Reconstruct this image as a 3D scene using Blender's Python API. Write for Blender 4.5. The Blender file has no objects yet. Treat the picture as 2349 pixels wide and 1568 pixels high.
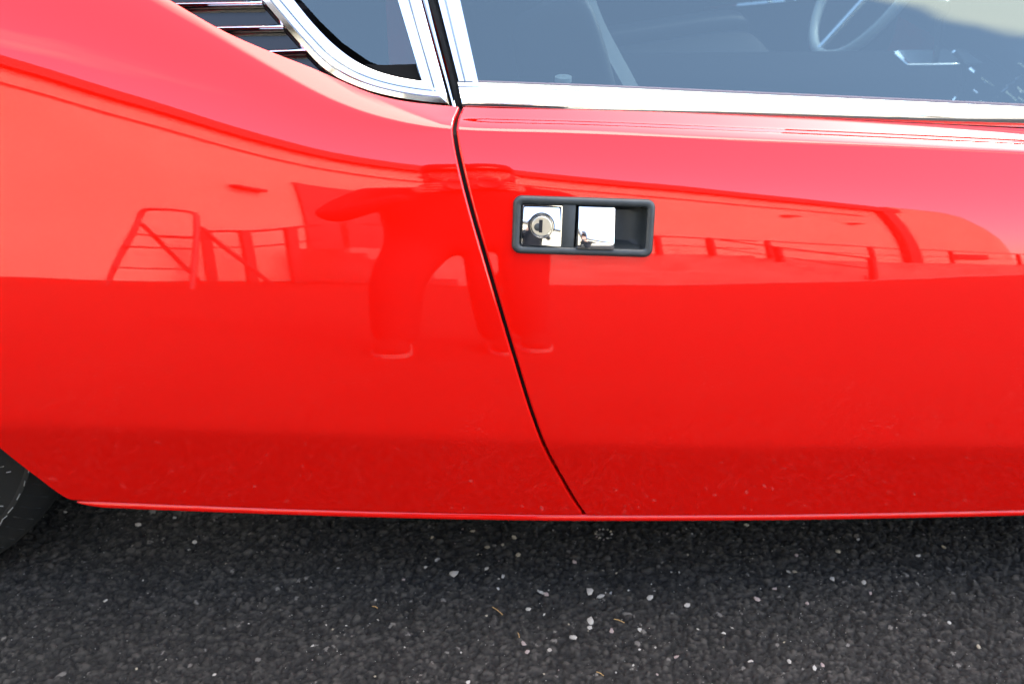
import bpy, bmesh, math, random
import numpy as np
from mathutils import Vector, Matrix
random.seed(7); rng = np.random.default_rng(11)
R = math.radians
scene = bpy.context.scene
col = scene.collection

# ------------------------------------------------------------------ camera
CAM = np.array((0.0, -1.066, 1.078)); TILT = R(31.0); YAW = R(2.3); FD = 2500.0; WD, HD = 2349.0, 1568.0
FWD = np.array((math.sin(YAW)*math.cos(TILT), math.cos(YAW)*math.cos(TILT), -math.sin(TILT)))
RGT = np.array((math.cos(YAW), -math.sin(YAW), 0.0))
UPV = np.cross(RGT, FWD)
cd = bpy.data.cameras.new('camera'); co = bpy.data.objects.new('camera', cd); col.objects.link(co)
cd.sensor_width = 36.0; cd.lens = 36.0*FD/WD; cd.clip_start = 0.02; cd.clip_end = 20000
co.matrix_world = Matrix(((RGT[0], UPV[0], -FWD[0], CAM[0]), (RGT[1], UPV[1], -FWD[1], CAM[1]), (RGT[2], UPV[2], -FWD[2], CAM[2]), (0, 0, 0, 1)))
cd.dof.use_dof = True; cd.dof.focus_distance = 1.17; cd.dof.aperture_fstop = 7.1
scene.camera = co

# ------------------------------------------------------------------ sky, sun, exposure
SUN_EL, SUN_AZ = R(42), R(47)          # azimuth clockwise from +Y
w = bpy.data.worlds.new('World'); scene.world = w; w.use_nodes = True
nt = w.node_tree; nt.nodes.clear()
def wn(t, **k):
    n = nt.nodes.new(t)
    for a, b in k.items(): setattr(n, a, b)
    return n
sky = wn('ShaderNodeTexSky', sky_type='NISHITA', sun_disc=False, sun_elevation=SUN_EL, sun_rotation=SUN_AZ, air_density=1.0, dust_density=1.6, ozone_density=1.0)
tc = wn('ShaderNodeTexCoord'); sep = wn('ShaderNodeSeparateXYZ'); nt.links.new(tc.outputs['Generated'], sep.inputs[0])
zz = wn('ShaderNodeMath', operation='ADD'); nt.links.new(sep.outputs[2], zz.inputs[0]); zz.inputs[1].default_value = 0.12
zm = wn('ShaderNodeMath', operation='MAXIMUM'); nt.links.new(zz.outputs[0], zm.inputs[0]); zm.inputs[1].default_value = 0.05
px = wn('ShaderNodeMath', operation='DIVIDE'); nt.links.new(sep.outputs[0], px.inputs[0]); nt.links.new(zm.outputs[0], px.inputs[1])
py = wn('ShaderNodeMath', operation='DIVIDE'); nt.links.new(sep.outputs[1], py.inputs[0]); nt.links.new(zm.outputs[0], py.inputs[1])
cmb = wn('ShaderNodeCombineXYZ'); nt.links.new(px.outputs[0], cmb.inputs[0]); nt.links.new(py.outputs[0], cmb.inputs[1])
mp = wn('ShaderNodeMapping'); mp.inputs['Location'].default_value = (3.1, 0.75, 0.0); mp.inputs['Scale'].default_value = (0.55, 1.0, 1.0)
nt.links.new(cmb.outputs[0], mp.inputs[0])
nz = wn('ShaderNodeTexNoise'); nz.inputs['Scale'].default_value = 1.15; nz.inputs['Detail'].default_value = 7; nz.inputs['Roughness'].default_value = 0.55; nz.inputs['Distortion'].default_value = 0.3
nt.links.new(mp.outputs[0], nz.inputs['Vector'])
rp = wn('ShaderNodeValToRGB'); rp.color_ramp.elements[0].position = 0.61; rp.color_ramp.elements[1].position = 0.76
nt.links.new(nz.outputs[0], rp.inputs[0])
def cloud_bank(c, lo, hi, wob):
    """a bank of cloud round direction c: ragged edge from noise"""
    dp = wn('ShaderNodeVectorMath', operation='DOT_PRODUCT'); nt.links.new(tc.outputs['Generated'], dp.inputs[0]); dp.inputs[1].default_value = Vector(c).normalized()
    n_ = wn('ShaderNodeMath', operation='MULTIPLY_ADD'); nt.links.new(nz.outputs[0], n_.inputs[0]); n_.inputs[1].default_value = wob; nt.links.new(dp.outputs['Value'], n_.inputs[2])
    r_ = wn('ShaderNodeMapRange', interpolation_type='SMOOTHSTEP'); nt.links.new(n_.outputs[0], r_.inputs[0]); r_.inputs[1].default_value = lo; r_.inputs[2].default_value = hi
    return r_.outputs[0]
def mrange(src, lo, hi):
    r_ = wn('ShaderNodeMapRange', interpolation_type='SMOOTHSTEP'); nt.links.new(src, r_.inputs[0]); r_.inputs[1].default_value = lo; r_.inputs[2].default_value = hi; return r_.outputs[0]
def mul(p, q):
    m_ = wn('ShaderNodeMath', operation='MULTIPLY'); nt.links.new(p, m_.inputs[0]); nt.links.new(q, m_.inputs[1]); return m_.outputs[0]
def cloud_streak():
    """a long ragged streak of cloud with one straightish lower edge"""
    dp = wn('ShaderNodeVectorMath', operation='DOT_PRODUCT'); nt.links.new(tc.outputs['Generated'], dp.inputs[0]); dp.inputs[1].default_value = (0.2106, 0.8167, 0.5373)
    n2 = wn('ShaderNodeTexNoise'); n2.inputs['Scale'].default_value = 9.0; n2.inputs['Detail'].default_value = 5; nt.links.new(mp.outputs[0], n2.inputs['Vector'])
    n_ = wn('ShaderNodeMath', operation='MULTIPLY_ADD'); nt.links.new(n2.outputs[0], n_.inputs[0]); n_.inputs[1].default_value = 0.03; nt.links.new(dp.outputs['Value'], n_.inputs[2])
    return mul(mul(mrange(n_.outputs[0], 0.008, 0.019), mrange(n_.outputs[0], 0.20, 0.10)), mrange(sep.outputs[0], 0.25, 0.35))
def vmax(p, q):
    m_ = wn('ShaderNodeMath', operation='MAXIMUM'); nt.links.new(p, m_.inputs[0]); nt.links.new(q, m_.inputs[1]); return m_.outputs[0]
bank = cloud_bank((0.22, -0.03, 0.97), 1.055, 1.10, 0.25)
msk = vmax(rp.outputs[0], vmax(bank, cloud_streak()))
up_ = wn('ShaderNodeMapRange', interpolation_type='SMOOTHSTEP'); nt.links.new(sep.outputs[2], up_.inputs[0]); up_.inputs[1].default_value = 0.0; up_.inputs[2].default_value = 0.06
mk_ = wn('ShaderNodeMath', operation='MULTIPLY'); nt.links.new(msk, mk_.inputs[0]); nt.links.new(up_.outputs[0], mk_.inputs[1])
mx = wn('ShaderNodeMix', data_type='RGBA'); veil = wn('ShaderNodeMath', operation='MAXIMUM'); nt.links.new(mk_.outputs[0], veil.inputs[0]); veil.inputs[1].default_value = 0.10   # thin high haze everywhere
nt.links.new(veil.outputs[0], mx.inputs[0])
CLOUD = 4.6
nt.links.new(sky.outputs[0], mx.inputs[6]); cb = wn('ShaderNodeMix', data_type='RGBA'); nt.links.new(bank, cb.inputs[0])
cb.inputs[6].default_value = (CLOUD, CLOUD*0.95, CLOUD*0.89, 1); cb.inputs[7].default_value = (CLOUD*2.3, CLOUD*2.15, CLOUD*1.95, 1)
nt.links.new(cb.outputs[2], mx.inputs[7])
bg = wn('ShaderNodeBackground'); bg.inputs[1].default_value = 0.15
out = wn('ShaderNodeOutputWorld'); nt.links.new(mx.outputs[2], bg.inputs[0]); nt.links.new(bg.outputs[0], out.inputs[0])

sl = bpy.data.lights.new('sun', 'SUN'); so = bpy.data.objects.new('sun', sl); col.objects.link(so)
sl.energy = 0.6; sl.angle = R(10); sl.color = (1.0, 0.93, 0.82)
sd = Vector((math.sin(SUN_AZ)*math.cos(SUN_EL), math.cos(SUN_AZ)*math.cos(SUN_EL), math.sin(SUN_EL)))
so.rotation_euler = sd.to_track_quat('Z', 'Y').to_euler(); so.location = sd*30
scene.view_settings.view_transform = 'Standard'; scene.view_settings.look = 'None'
scene.view_settings.gamma = 1.0; scene.view_settings.use_curve_mapping = False
scene.view_settings.exposure = 3.4
scene.cycles.max_bounces = 10; scene.cycles.transparent_max_bounces = 16; scene.cycles.glossy_bounces = 6
scene.cycles.use_denoising = True; scene.cycles.caustics_reflective = False; scene.cycles.caustics_refractive = False

# ------------------------------------------------------------------ helpers
def ray(x, y):
    x = np.asarray(x, float); y = np.asarray(y, float)
    return FWD + ((x-WD/2)/FD)[..., None]*RGT - ((y-HD/2)/FD)[..., None]*UPV
def on_plane(x, y, p0, n):
    d = ray(x, y); n = np.asarray(n, float)
    t = ((np.asarray(p0)-CAM) @ n)/(d @ n)
    return CAM + d*t[..., None]
def spline(xs, ys, xq):
    """monotone cubic (pchip) with linear extension"""
    xs = np.asarray(xs, float); ys = np.asarray(ys, float); xq = np.asarray(xq, float)
    h = np.diff(xs); dl = np.diff(ys)/h
    m = np.zeros_like(xs); m[0] = dl[0]; m[-1] = dl[-1]
    for i in range(1, len(xs)-1):
        if dl[i-1]*dl[i] > 0:
            w1 = 2*h[i]+h[i-1]; w2 = h[i]+2*h[i-1]
            m[i] = (w1+w2)/(w1/dl[i-1]+w2/dl[i])
    k = np.clip(np.searchsorted(xs, xq)-1, 0, len(xs)-2)
    t = (xq-xs[k])/h[k]
    tc_ = np.clip(t, 0, 1)
    v = (2*tc_**3-3*tc_**2+1)*ys[k] + (tc_**3-2*tc_**2+tc_)*h[k]*m[k] + (-2*tc_**3+3*tc_**2)*ys[k+1] + (tc_**3-tc_**2)*h[k]*m[k+1]
    v = np.where(xq < xs[0], ys[0]+(xq-xs[0])*m[0], v)
    return np.where(xq > xs[-1], ys[-1]+(xq-xs[-1])*m[-1], v)
def gauss(a, sig, axis):
    if sig < 0.3: return a
    r = int(max(1, 3*sig)); k = np.exp(-0.5*(np.arange(-r, r+1)/sig)**2); k /= k.sum()
    pad = [(0, 0)]*a.ndim; pad[axis] = (r, r)
    b = np.pad(a, pad, mode='reflect', reflect_type='odd')
    return np.apply_along_axis(lambda v: np.convolve(v, k, 'valid'), axis, b)
def resample(P, n):
    P = np.asarray(P, float); s = np.r_[0, np.cumsum(np.linalg.norm(np.diff(P, axis=0), axis=1))]
    q = np.linspace(0, s[-1], n)
    return np.stack([spline(s, P[:, i], q) for i in range(P.shape[1])], 1)

LOC = {}
def empty(name, loc=(0, 0, 0), label=None, cat=None, group=None, parent=None, kind=None):
    o = bpy.data.objects.new(name, None); col.objects.link(o); o.empty_display_size = 0.1
    base = np.array(loc, float)
    if parent is not None:
        o.parent = parent; o.location = base-LOC[parent]
    else: o.location = base
    LOC[o] = base
    tag(o, label, cat, group, kind)
    return o
def tag(o, label=None, cat=None, group=None, kind=None):
    if label: o['label'] = label
    if cat: o['category'] = cat
    if group: o['group'] = group
    if kind: o['kind'] = kind
    return o
def obj(name, verts, faces, mat, parent=None, smooth=True, sharp=40, normals=None, loc=None):
    verts = np.asarray(verts, float)
    base = LOC[parent] if parent is not None else np.zeros(3)
    org = np.array(loc, float) if loc is not None else base
    me = bpy.data.meshes.new(name)
    me.from_pydata((verts-org).tolist(), [], [tuple(int(i) for i in f) for f in faces]); me.update()
    if smooth:
        me.polygons.foreach_set('use_smooth', [True]*len(me.polygons))
        if normals is None and sharp: me.set_sharp_from_angle(angle=R(sharp))
    if normals is not None:
        me.normals_split_custom_set_from_vertices(np.asarray(normals, float).tolist())
    o = bpy.data.objects.new(name, me); col.objects.link(o)
    if mat: me.materials.append(mat)
    if parent is not None:
        o.parent = parent; o.location = org-base
    else: o.location = org
    LOC[o] = org
    return o
class MB:
    def __init__(s): s.v = []; s.f = []
    def add(s, v, f):
        b = len(s.v); s.v += [tuple(map(float, p)) for p in v]; s.f += [tuple(i+b for i in q) for q in f]; return s
    def box(s, c, size, M=None, taper=0.0):
        c = np.array(c, float); h = np.array(size, float)/2
        P = np.array([(x, y, z) for x in (-1, 1) for y in (-1, 1) for z in (-1, 1)], float)*h
        if M is not None: P = P @ np.array(M).T
        return s.add(P+c, [(0, 1, 3, 2), (4, 6, 7, 5), (0, 4, 5, 1), (2, 3, 7, 6), (0, 2, 6, 4), (1, 5, 7, 3)])
    def tube(s, pts, r, n=8, closed=False, caps=True):
        P = np.asarray(pts, float); N = len(P); rr = np.broadcast_to(np.asarray(r, float), (N,))
        T = np.gradient(P, axis=0) if not closed else np.roll(P, -1, 0)-np.roll(P, 1, 0)
        T /= np.linalg.norm(T, axis=1)[:, None]+1e-12
        a = np.array((0, 0, 1.0)) if abs(T[0][2]) < 0.9 else np.array((1.0, 0, 0))
        u = np.cross(T[0], a); u /= np.linalg.norm(u); V = []
        for i in range(N):
            u = u-T[i]*(u @ T[i]); u /= np.linalg.norm(u); b = np.cross(T[i], u)
            for k in range(n):
                an = 2*math.pi*k/n; V.append(P[i]+rr[i]*(math.cos(an)*u+math.sin(an)*b))
        F = []
        for i in range(N if closed else N-1):
            j = (i+1) % N
            for k in range(n):
                F.append((i*n+k, j*n+k, j*n+(k+1) % n, i*n+(k+1) % n))
        if caps and not closed: F += [tuple(range(n))[::-1], tuple((N-1)*n+k for k in range(n))]
        return s.add(V, F)
    def lathe(s, prof, c, axis='y', n=48):
        c = np.array(c, float); V = []; m = len(prof)
        for k in range(n):
            a = 2*math.pi*k/n
            for r, h in prof:
                if axis == 'y': V.append(c+np.array((r*math.cos(a), h, r*math.sin(a))))
                else: V.append(c+np.array((r*math.cos(a), r*math.sin(a), h)))
        F = []
        for k in range(n):
            for i in range(m-1):
                a, b = k*m+i, ((k+1) % n)*m+i
                F.append((a, b, b+1, a+1))
        return s.add(V, F)
    def build(s, name, mat, parent=None, smooth=False, sharp=40, bevel=0, loc=None, seg=2):
        o = obj(name, s.v, s.f, mat, parent, smooth, sharp, loc=loc)
        if bevel:
            md = o.modifiers.new('bevel', 'BEVEL'); md.width = bevel; md.segments = seg; md.limit_method = 'ANGLE'; md.angle_limit = R(35)
            o.data.polygons.foreach_set('use_smooth', [True]*len(o.data.polygons))
            o.data.set_sharp_from_angle(angle=R(60))
        return o
def rotm(ax, deg): return np.array(Matrix.Rotation(R(deg), 3, ax))

# ------------------------------------------------------------------ materials
def mat(name, colr, rough=0.5, metal=0.0, spec=0.5, coat=0.0, coat_rough=0.02):
    m = bpy.data.materials.new(name); m.use_nodes = True
    b = m.node_tree.nodes['Principled BSDF']
    b.inputs['Base Color'].default_value = (*colr, 1); b.inputs['Roughness'].default_value = rough; b.inputs['Metallic'].default_value = metal
    b.inputs['Specular IOR Level'].default_value = spec; b.inputs['Coat Weight'].default_value = coat; b.inputs['Coat Roughness'].default_value = coat_rough
    return m
def nodes(m): return m.node_tree.nodes, m.node_tree.links, m.node_tree.nodes['Principled BSDF']
def noise_color(m, c1, c2, scale, lo=0.35, hi=0.65, detail=4, coord='Object', stretch=None):
    N, L, b = nodes(m)
    t = N.new('ShaderNodeTexCoord'); n = N.new('ShaderNodeTexNoise'); n.inputs['Scale'].default_value = scale; n.inputs['Detail'].default_value = detail
    v = t.outputs[coord]
    if stretch:
        k = N.new('ShaderNodeMapping'); k.inputs['Scale'].default_value = stretch; L.new(v, k.inputs[0]); v = k.outputs[0]
    L.new(v, n.inputs['Vector'])
    r = N.new('ShaderNodeValToRGB'); r.color_ramp.elements[0].position = lo; r.color_ramp.elements[1].position = hi
    r.color_ramp.elements[0].color = (*c1, 1); r.color_ramp.elements[1].color = (*c2, 1)
    L.new(n.outputs[0], r.inputs[0]); L.new(r.outputs[0], b.inputs['Base Color'])
    return m
def bump(m, scale, strength, dist=0.002, detail=4):
    N, L, b = nodes(m)
    t = N.new('ShaderNodeTexCoord'); n = N.new('ShaderNodeTexNoise'); n.inputs['Scale'].default_value = scale; n.inputs['Detail'].default_value = detail
    L.new(t.outputs['Object'], n.inputs['Vector'])
    p = N.new('ShaderNodeBump'); p.inputs['Strength'].default_value = strength; p.inputs['Distance'].default_value = dist
    L.new(n.outputs[0], p.inputs['Height']); L.new(p.outputs[0], b.inputs['Normal'])
    return m
M = {}
# car paint: solid red under clear coat, with fine dust specks and faint wipe marks
m = mat('red_paint', (0.50, 0.0026, 0.0008), rough=0.45, spec=0.0, coat=1.0, coat_rough=0.0); N, L, b = nodes(m)
b.inputs['Coat IOR'].default_value = 1.50
t = N.new('ShaderNodeTexCoord')
mp1 = N.new('ShaderNodeMapping'); mp1.inputs['Scale'].default_value = (1.0, 1.0, 3.2); L.new(t.outputs['Object'], mp1.inputs[0])
n1 = N.new('ShaderNodeTexNoise'); n1.inputs['Scale'].default_value = 130; n1.inputs['Detail'].default_value = 3; L.new(mp1.outputs[0], n1.inputs['Vector'])
n2 = N.new('ShaderNodeTexNoise'); n2.inputs['Scale'].default_value = 9; n2.inputs['Detail'].default_value = 4; L.new(t.outputs['Object'], n2.inputs['Vector'])
r1 = N.new('ShaderNodeMapRange'); r1.inputs[1].default_value = 0.62; r1.inputs[2].default_value = 0.72; L.new(n1.outputs[0], r1.inputs[0])
r2 = N.new('ShaderNodeMapRange'); r2.inputs[1].default_value = 0.50; r2.inputs[2].default_value = 0.68; L.new(n2.outputs[0], r2.inputs[0])
sp = N.new('ShaderNodeSeparateXYZ'); L.new(t.outputs['Object'], sp.inputs[0])
r3 = N.new('ShaderNodeMapRange'); r3.inputs[1].default_value = 0.50; r3.inputs[2].default_value = 0.24; r3.inputs[3].default_value = 0.0; r3.inputs[4].default_value = 1.0; L.new(sp.outputs[2], r3.inputs[0])
a1 = N.new('ShaderNodeMath'); a1.operation = 'MULTIPLY'; L.new(r1.outputs[0], a1.inputs[0]); L.new(r2.outputs[0], a1.inputs[1])
a2 = N.new('ShaderNodeMath'); a2.operation = 'MULTIPLY'; L.new(a1.outputs[0], a2.inputs[0]); L.new(r3.outputs[0], a2.inputs[1])
a3 = N.new('ShaderNodeMath'); a3.operation = 'MULTIPLY'; L.new(a2.outputs[0], a3.inputs[0]); a3.inputs[1].default_value = 0.09
mxp = N.new('ShaderNodeMix'); mxp.data_type = 'RGBA'; L.new(a3.outputs[0], mxp.inputs[0])
mxp.inputs[6].default_value = (0.50, 0.0026, 0.0008, 1); mxp.inputs[7].default_value = (0.60, 0.30, 0.26, 1)
L.new(mxp.outputs[2], b.inputs['Base Color'])
M['red'] = m
m = mat('chrome', (0.63, 0.63, 0.63), rough=0.05, metal=1.0); M['chrome'] = m
m = mat('brushed_chrome', (0.80, 0.80, 0.80), rough=0.16, metal=1.0); bump(m, 900, 0.05, 0.0005); M['brushed'] = m
M['black_gloss'] = mat('black_gloss_paint', (0.003, 0.0035, 0.005), rough=0.10, spec=0.45)
M['black'] = mat('black_void', (0.004, 0.004, 0.004), rough=0.9, spec=0.1)
m = mat('rubber_seal', (0.012, 0.012, 0.012), rough=0.65, spec=0.3); M['rubber'] = m
m = mat('grey_handle_plastic', (0.015, 0.018, 0.019), rough=0.5, spec=0.5); noise_color(m, (0.010, 0.013, 0.014), (0.020, 0.024, 0.025), 60, 0.3, 0.7); bump(m, 350, 0.25, 0.0006); M['plastic'] = m
m = mat('tyre_rubber', (0.013, 0.013, 0.012), rough=0.75, spec=0.25); noise_color(m, (0.004, 0.004, 0.0037), (0.009, 0.0087, 0.0075), 12, 0.35, 0.7); bump(m, 400, 0.2, 0.0006); M['tyre'] = m
M['tyre_mark'] = mat('tyre_moulding_scuffed', (0.16, 0.16, 0.15), rough=0.6)
M['leather'] = bump(mat('black_leather', (0.009, 0.0095, 0.0105), rough=0.42, spec=0.35), 260, 0.25, 0.001)
M['carpet'] = bump(mat('dark_carpet', (0.012, 0.012, 0.014), rough=1.0, spec=0.0), 500, 0.6, 0.002)
M['keyway'] = mat('key_slot_dark', (0.010, 0.009, 0.010), rough=0.7, spec=0.2)
M['nickel'] = mat('lock_nickel', (0.50, 0.46, 0.38), rough=0.34, metal=1.0)
# glass: clear tinted pane, mirror part by Fresnel (both faces counted at the outer one)
m = bpy.data.materials.new('window_glass'); m.use_nodes = True; N = m.node_tree.nodes; L = m.node_tree.links; N.clear()
o_ = N.new('ShaderNodeOutputMaterial'); tr = N.new('ShaderNodeBsdfTransparent'); tr.inputs[0].default_value = (0.50, 0.56, 0.57, 1)
gl = N.new('ShaderNodeBsdfGlossy'); gl.inputs['Roughness'].default_value = 0.0; gl.inputs[0].default_value = (0.80, 0.98, 1, 1)
fr = N.new('ShaderNodeFresnel'); fr.inputs[0].default_value = 1.5
ml = N.new('ShaderNodeMath'); ml.operation = 'MULTIPLY'; ml.use_clamp = True; ml.inputs[1].default_value = 2.25; L.new(fr.outputs[0], ml.inputs[0])
ge = N.new('ShaderNodeNewGeometry'); inv = N.new('ShaderNodeMath'); inv.operation = 'SUBTRACT'; inv.inputs[0].default_value = 1.0; L.new(ge.outputs['Backfacing'], inv.inputs[1])
m2 = N.new('ShaderNodeMath'); m2.operation = 'MULTIPLY'; L.new(ml.outputs[0], m2.inputs[0]); L.new(inv.outputs[0], m2.inputs[1])
ms = N.new('ShaderNodeMixShader'); L.new(m2.outputs[0], ms.inputs[0]); L.new(tr.outputs[0], ms.inputs[1]); L.new(gl.outputs[0], ms.inputs[2]); L.new(ms.outputs[0], o_.inputs[0])
M['glass'] = m
# asphalt
m = mat('asphalt', (0.02, 0.02, 0.02), rough=0.85, spec=0.24); N, L, b = nodes(m)
t = N.new('ShaderNodeTexCoord')
n1 = N.new('ShaderNodeTexNoise'); n1.inputs['Scale'].default_value = 3.0; n1.inputs['Detail'].default_value = 5; L.new(t.outputs['Object'], n1.inputs['Vector'])
n2 = N.new('ShaderNodeTexNoise'); n2.inputs['Scale'].default_value = 420; n2.inputs['Detail'].default_value = 4; L.new(t.outputs['Object'], n2.inputs['Vector'])
cr = N.new('ShaderNodeValToRGB'); e = cr.color_ramp.elements; e[0].position = 0.0; e[0].color = (0.0018, 0.0016, 0.0013, 1); e[1].position = 1.0; e[1].color = (0.075, 0.068, 0.060, 1)
q = e.new(0.5); q.color = (0.0105, 0.0095, 0.0081, 1); q = e.new(0.97); q.color = (0.030, 0.027, 0.0232, 1)
sx = N.new('ShaderNodeAttribute'); sx.attribute_name = 'stone_tone_gap_shade'; 
v1 = N.new('ShaderNodeTexVoronoi'); v1.inputs['Scale'].default_value = 190; L.new(t.outputs['Object'], v1.inputs['Vector'])
s1 = N.new('ShaderNodeSeparateColor'); L.new(v1.outputs['Color'], s1.inputs[0])
g1 = N.new('ShaderNodeMath'); g1.operation = 'GREATER_THAN'; g1.inputs[1].default_value = -0.02; L.new(sx.outputs['Fac'], g1.inputs[0])
x1 = N.new('ShaderNodeMix'); L.new(g1.outputs[0], x1.inputs[0]); L.new(s1.outputs[0], x1.inputs[2]); L.new(sx.outputs['Fac'], x1.inputs[3]); L.new(x1.outputs[0], cr.inputs[0])
mv = N.new('ShaderNodeMapRange'); mv.inputs[1].default_value = 0.3; mv.inputs[2].default_value = 0.7; mv.inputs[3].default_value = 0.75; mv.inputs[4].default_value = 1.25; L.new(n1.outputs[0], mv.inputs[0])
mvm = N.new('ShaderNodeMix'); mvm.data_type = 'RGBA'; mvm.blend_type = 'MULTIPLY'; mvm.inputs[0].default_value = 1; L.new(cr.outputs[0], mvm.inputs[6]); L.new(mv.outputs[0], mvm.inputs[7])
L.new(mvm.outputs[2], b.inputs['Base Color'])
bp = N.new('ShaderNodeBump'); bp.inputs['Strength'].default_value = 0.8; bp.inputs['Distance'].default_value = 0.0012; L.new(n2.outputs[0], bp.inputs['Height']); L.new(bp.outputs[0], b.inputs['Normal'])
M['asphalt'] = m
M['chip'] = noise_color(mat('pale_stone', (0.5, 0.48, 0.46), rough=0.8), (0.13, 0.12, 0.105), (0.28, 0.26, 0.23), 160, coord='Object')
M['chip2'] = noise_color(mat('pink_stone', (0.36, 0.27, 0.25), rough=0.8), (0.10, 0.075, 0.068), (0.22, 0.17, 0.155), 160)
M['chip3'] = noise_color(mat('tan_stone', (0.36, 0.31, 0.22), rough=0.8), (0.11, 0.09, 0.06), (0.22, 0.19, 0.14), 160)
M['straw'] = mat('dry_straw', (0.25, 0.15, 0.05), rough=0.7)
# surroundings
M['wall'] = noise_color(mat('cream_wall_paint', (0.74, 0.68, 0.56), rough=0.8), (0.50, 0.45, 0.34), (0.56, 0.505, 0.385), 0.7)
M['dark'] = mat('dark_brown_fascia', (0.035, 0.03, 0.028), rough=0.6)
M['rolldoor'] = mat('dark_roller_door', (0.04, 0.04, 0.042), rough=0.55)
M['concrete'] = noise_color(bump(mat('concrete', (0.42, 0.40, 0.37), rough=0.9), 40, 0.3), (0.16, 0.145, 0.125), (0.24, 0.22, 0.19), 1.5)
M['rail'] = mat('dark_painted_rail', (0.03, 0.03, 0.03), rough=0.5)
M['alu'] = mat('weathered_aluminium', (0.07, 0.07, 0.07), rough=0.5, metal=0.3)
M['hill'] = noise_color(mat('hill_scrub', (0.10, 0.10, 0.11), rough=1.0), (0.07, 0.08, 0.09), (0.14, 0.14, 0.15), 0.004)
M['skin'] = mat('skin', (0.42, 0.25, 0.18), rough=0.5)
M['jacket'] = mat('dark_jacket_cloth', (0.022, 0.022, 0.026), rough=0.9, spec=0.2)
M['trousers'] = mat('dark_trousers_cloth', (0.026, 0.027, 0.034), rough=0.9, spec=0.2)
M['cap'] = mat('dark_cap_cloth', (0.02, 0.02, 0.024), rough=0.9, spec=0.2)
M['shoe'] = mat('black_shoe', (0.012, 0.012, 0.012), rough=0.8, spec=0.2)
M['sole'] = mat('white_rubber_sole', (0.22, 0.21, 0.19), rough=0.7)
M['ivory'] = mat('ivory_plastic', (0.6, 0.6, 0.57), 0.4)
M['hair'] = mat('dark_hair', (0.02, 0.014, 0.01), rough=0.6)
M['camera_body'] = mat('black_camera_body', (0.015, 0.015, 0.015), rough=0.5)

# ------------------------------------------------------------------ ground: one sheet, fine relief where the lens sees it
def noise_field(nx, ny, dx, lam):
    a = rng.standard_normal((nx, ny)); f = np.fft.rfft2(a)
    kx = np.fft.fftfreq(nx, dx)[:, None]; ky = np.fft.rfftfreq(ny, dx)[None]
    k = np.sqrt(kx*kx+ky*ky); k0 = 1/lam
    g = np.fft.irfft2(f*np.exp(-((k-k0)/(0.45*k0))**2), s=(nx, ny)); return g/g.std()
dx = 0.0016; xs_f = np.arange(-0.85, 1.08, dx); ys_f = np.arange(-0.24, 0.38, dx)
out_st = np.array((0.01, 0.03, 0.06, 0.15, 0.4, 1, 2.5, 6, 15, 40, 120, 400, 1500, 5000))
gx = np.r_[xs_f[0]-out_st[::-1], xs_f, xs_f[-1]+out_st]; gy = np.r_[ys_f[0]-out_st[::-1], ys_f, ys_f[-1]+out_st]
nfx, nfy = len(xs_f), len(ys_f)
h = np.full(nfx*nfy, -0.0024); tone = np.full(nfx*nfy, 0.30)
for cnt, r0, r1, top in ((60000, 0.0016, 0.0030, -0.0004), (24000, 0.0028, 0.0052, 0.0), (2600, 0.0045, 0.0075, 0.0003)):
    sxs = rng.uniform(xs_f[0], xs_f[-1], cnt); sys_ = rng.uniform(ys_f[0], ys_f[-1], cnt); rr = rng.uniform(r0, r1, cnt); tp = top+rng.normal(0, 0.0006, cnt); tn = rng.random(cnt)
    tx_, ty_ = rng.normal(0, 0.16, cnt), rng.normal(0, 0.16, cnt); asp = rng.uniform(0.65, 1.5, cnt); ang = rng.uniform(0, np.pi, cnt)
    ci = ((sxs-xs_f[0])/dx).astype(int); cj = ((sys_-ys_f[0])/dx).astype(int); W_ = int(r1*1.3/dx)+1
    for di in range(-W_, W_+1):
        for dj in range(-W_, W_+1):
            i_ = ci+di; j_ = cj+dj; ok = (i_ >= 0) & (i_ < nfx) & (j_ >= 0) & (j_ < nfy)
            ex = xs_f[0]+i_*dx-sxs; ey = ys_f[0]+j_*dx-sys_
            u_ = (ex*np.cos(ang)+ey*np.sin(ang))*asp; v_ = (-ex*np.sin(ang)+ey*np.cos(ang))/asp
            q_ = (np.abs(u_)**2.6+np.abs(v_)**2.6)**(1/2.6)/rr; ok &= q_ < 1
            hh = tp+(np.sqrt(np.maximum(1-q_**3, 0))-1)*rr*0.6+ex*tx_+ey*ty_
            f_ = (i_*nfy+j_)[ok]; hh = hh[ok]; np.maximum.at(h, f_, hh)
            won = h[f_] <= hh+1e-12; tone[f_[won]] = tn[ok][won]
rk = np.empty(h.size); rk[np.argsort(h)] = np.linspace(0, 1, h.size)
tone = np.where(tone > 0.985, 1.0, np.clip(0.62*rk**1.6+0.36*tone, 0, 0.965))  # random tone per stone, plus gap shade painted in by height
h = h.reshape(nfx, nfy)+0.00025*noise_field(nfx, nfy, dx, 0.05)
wx = np.clip(np.minimum(np.arange(nfx), np.arange(nfx)[::-1])/25, 0, 1); wy = np.clip(np.minimum(np.arange(nfy), np.arange(nfy)[::-1])/25, 0, 1)
hz = np.zeros((len(gx), len(gy))); k = len(out_st); HF = h*wx[:, None]*wy[None]; hz[k:-k, k:-k] = HF
GX, GY = np.meshgrid(gx, gy, indexing='ij'); nG = len(gy)
idx = np.arange(len(gx)*nG).reshape(len(gx), nG)
F_ = np.stack([idx[:-1, :-1], idx[1:, :-1], idx[1:, 1:], idx[:-1, 1:]], -1).reshape(-1, 4)
tn_ = np.full((len(gx), len(gy)), -1.0); tn_[k:-k, k:-k] = tone.reshape(nfx, nfy)
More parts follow.
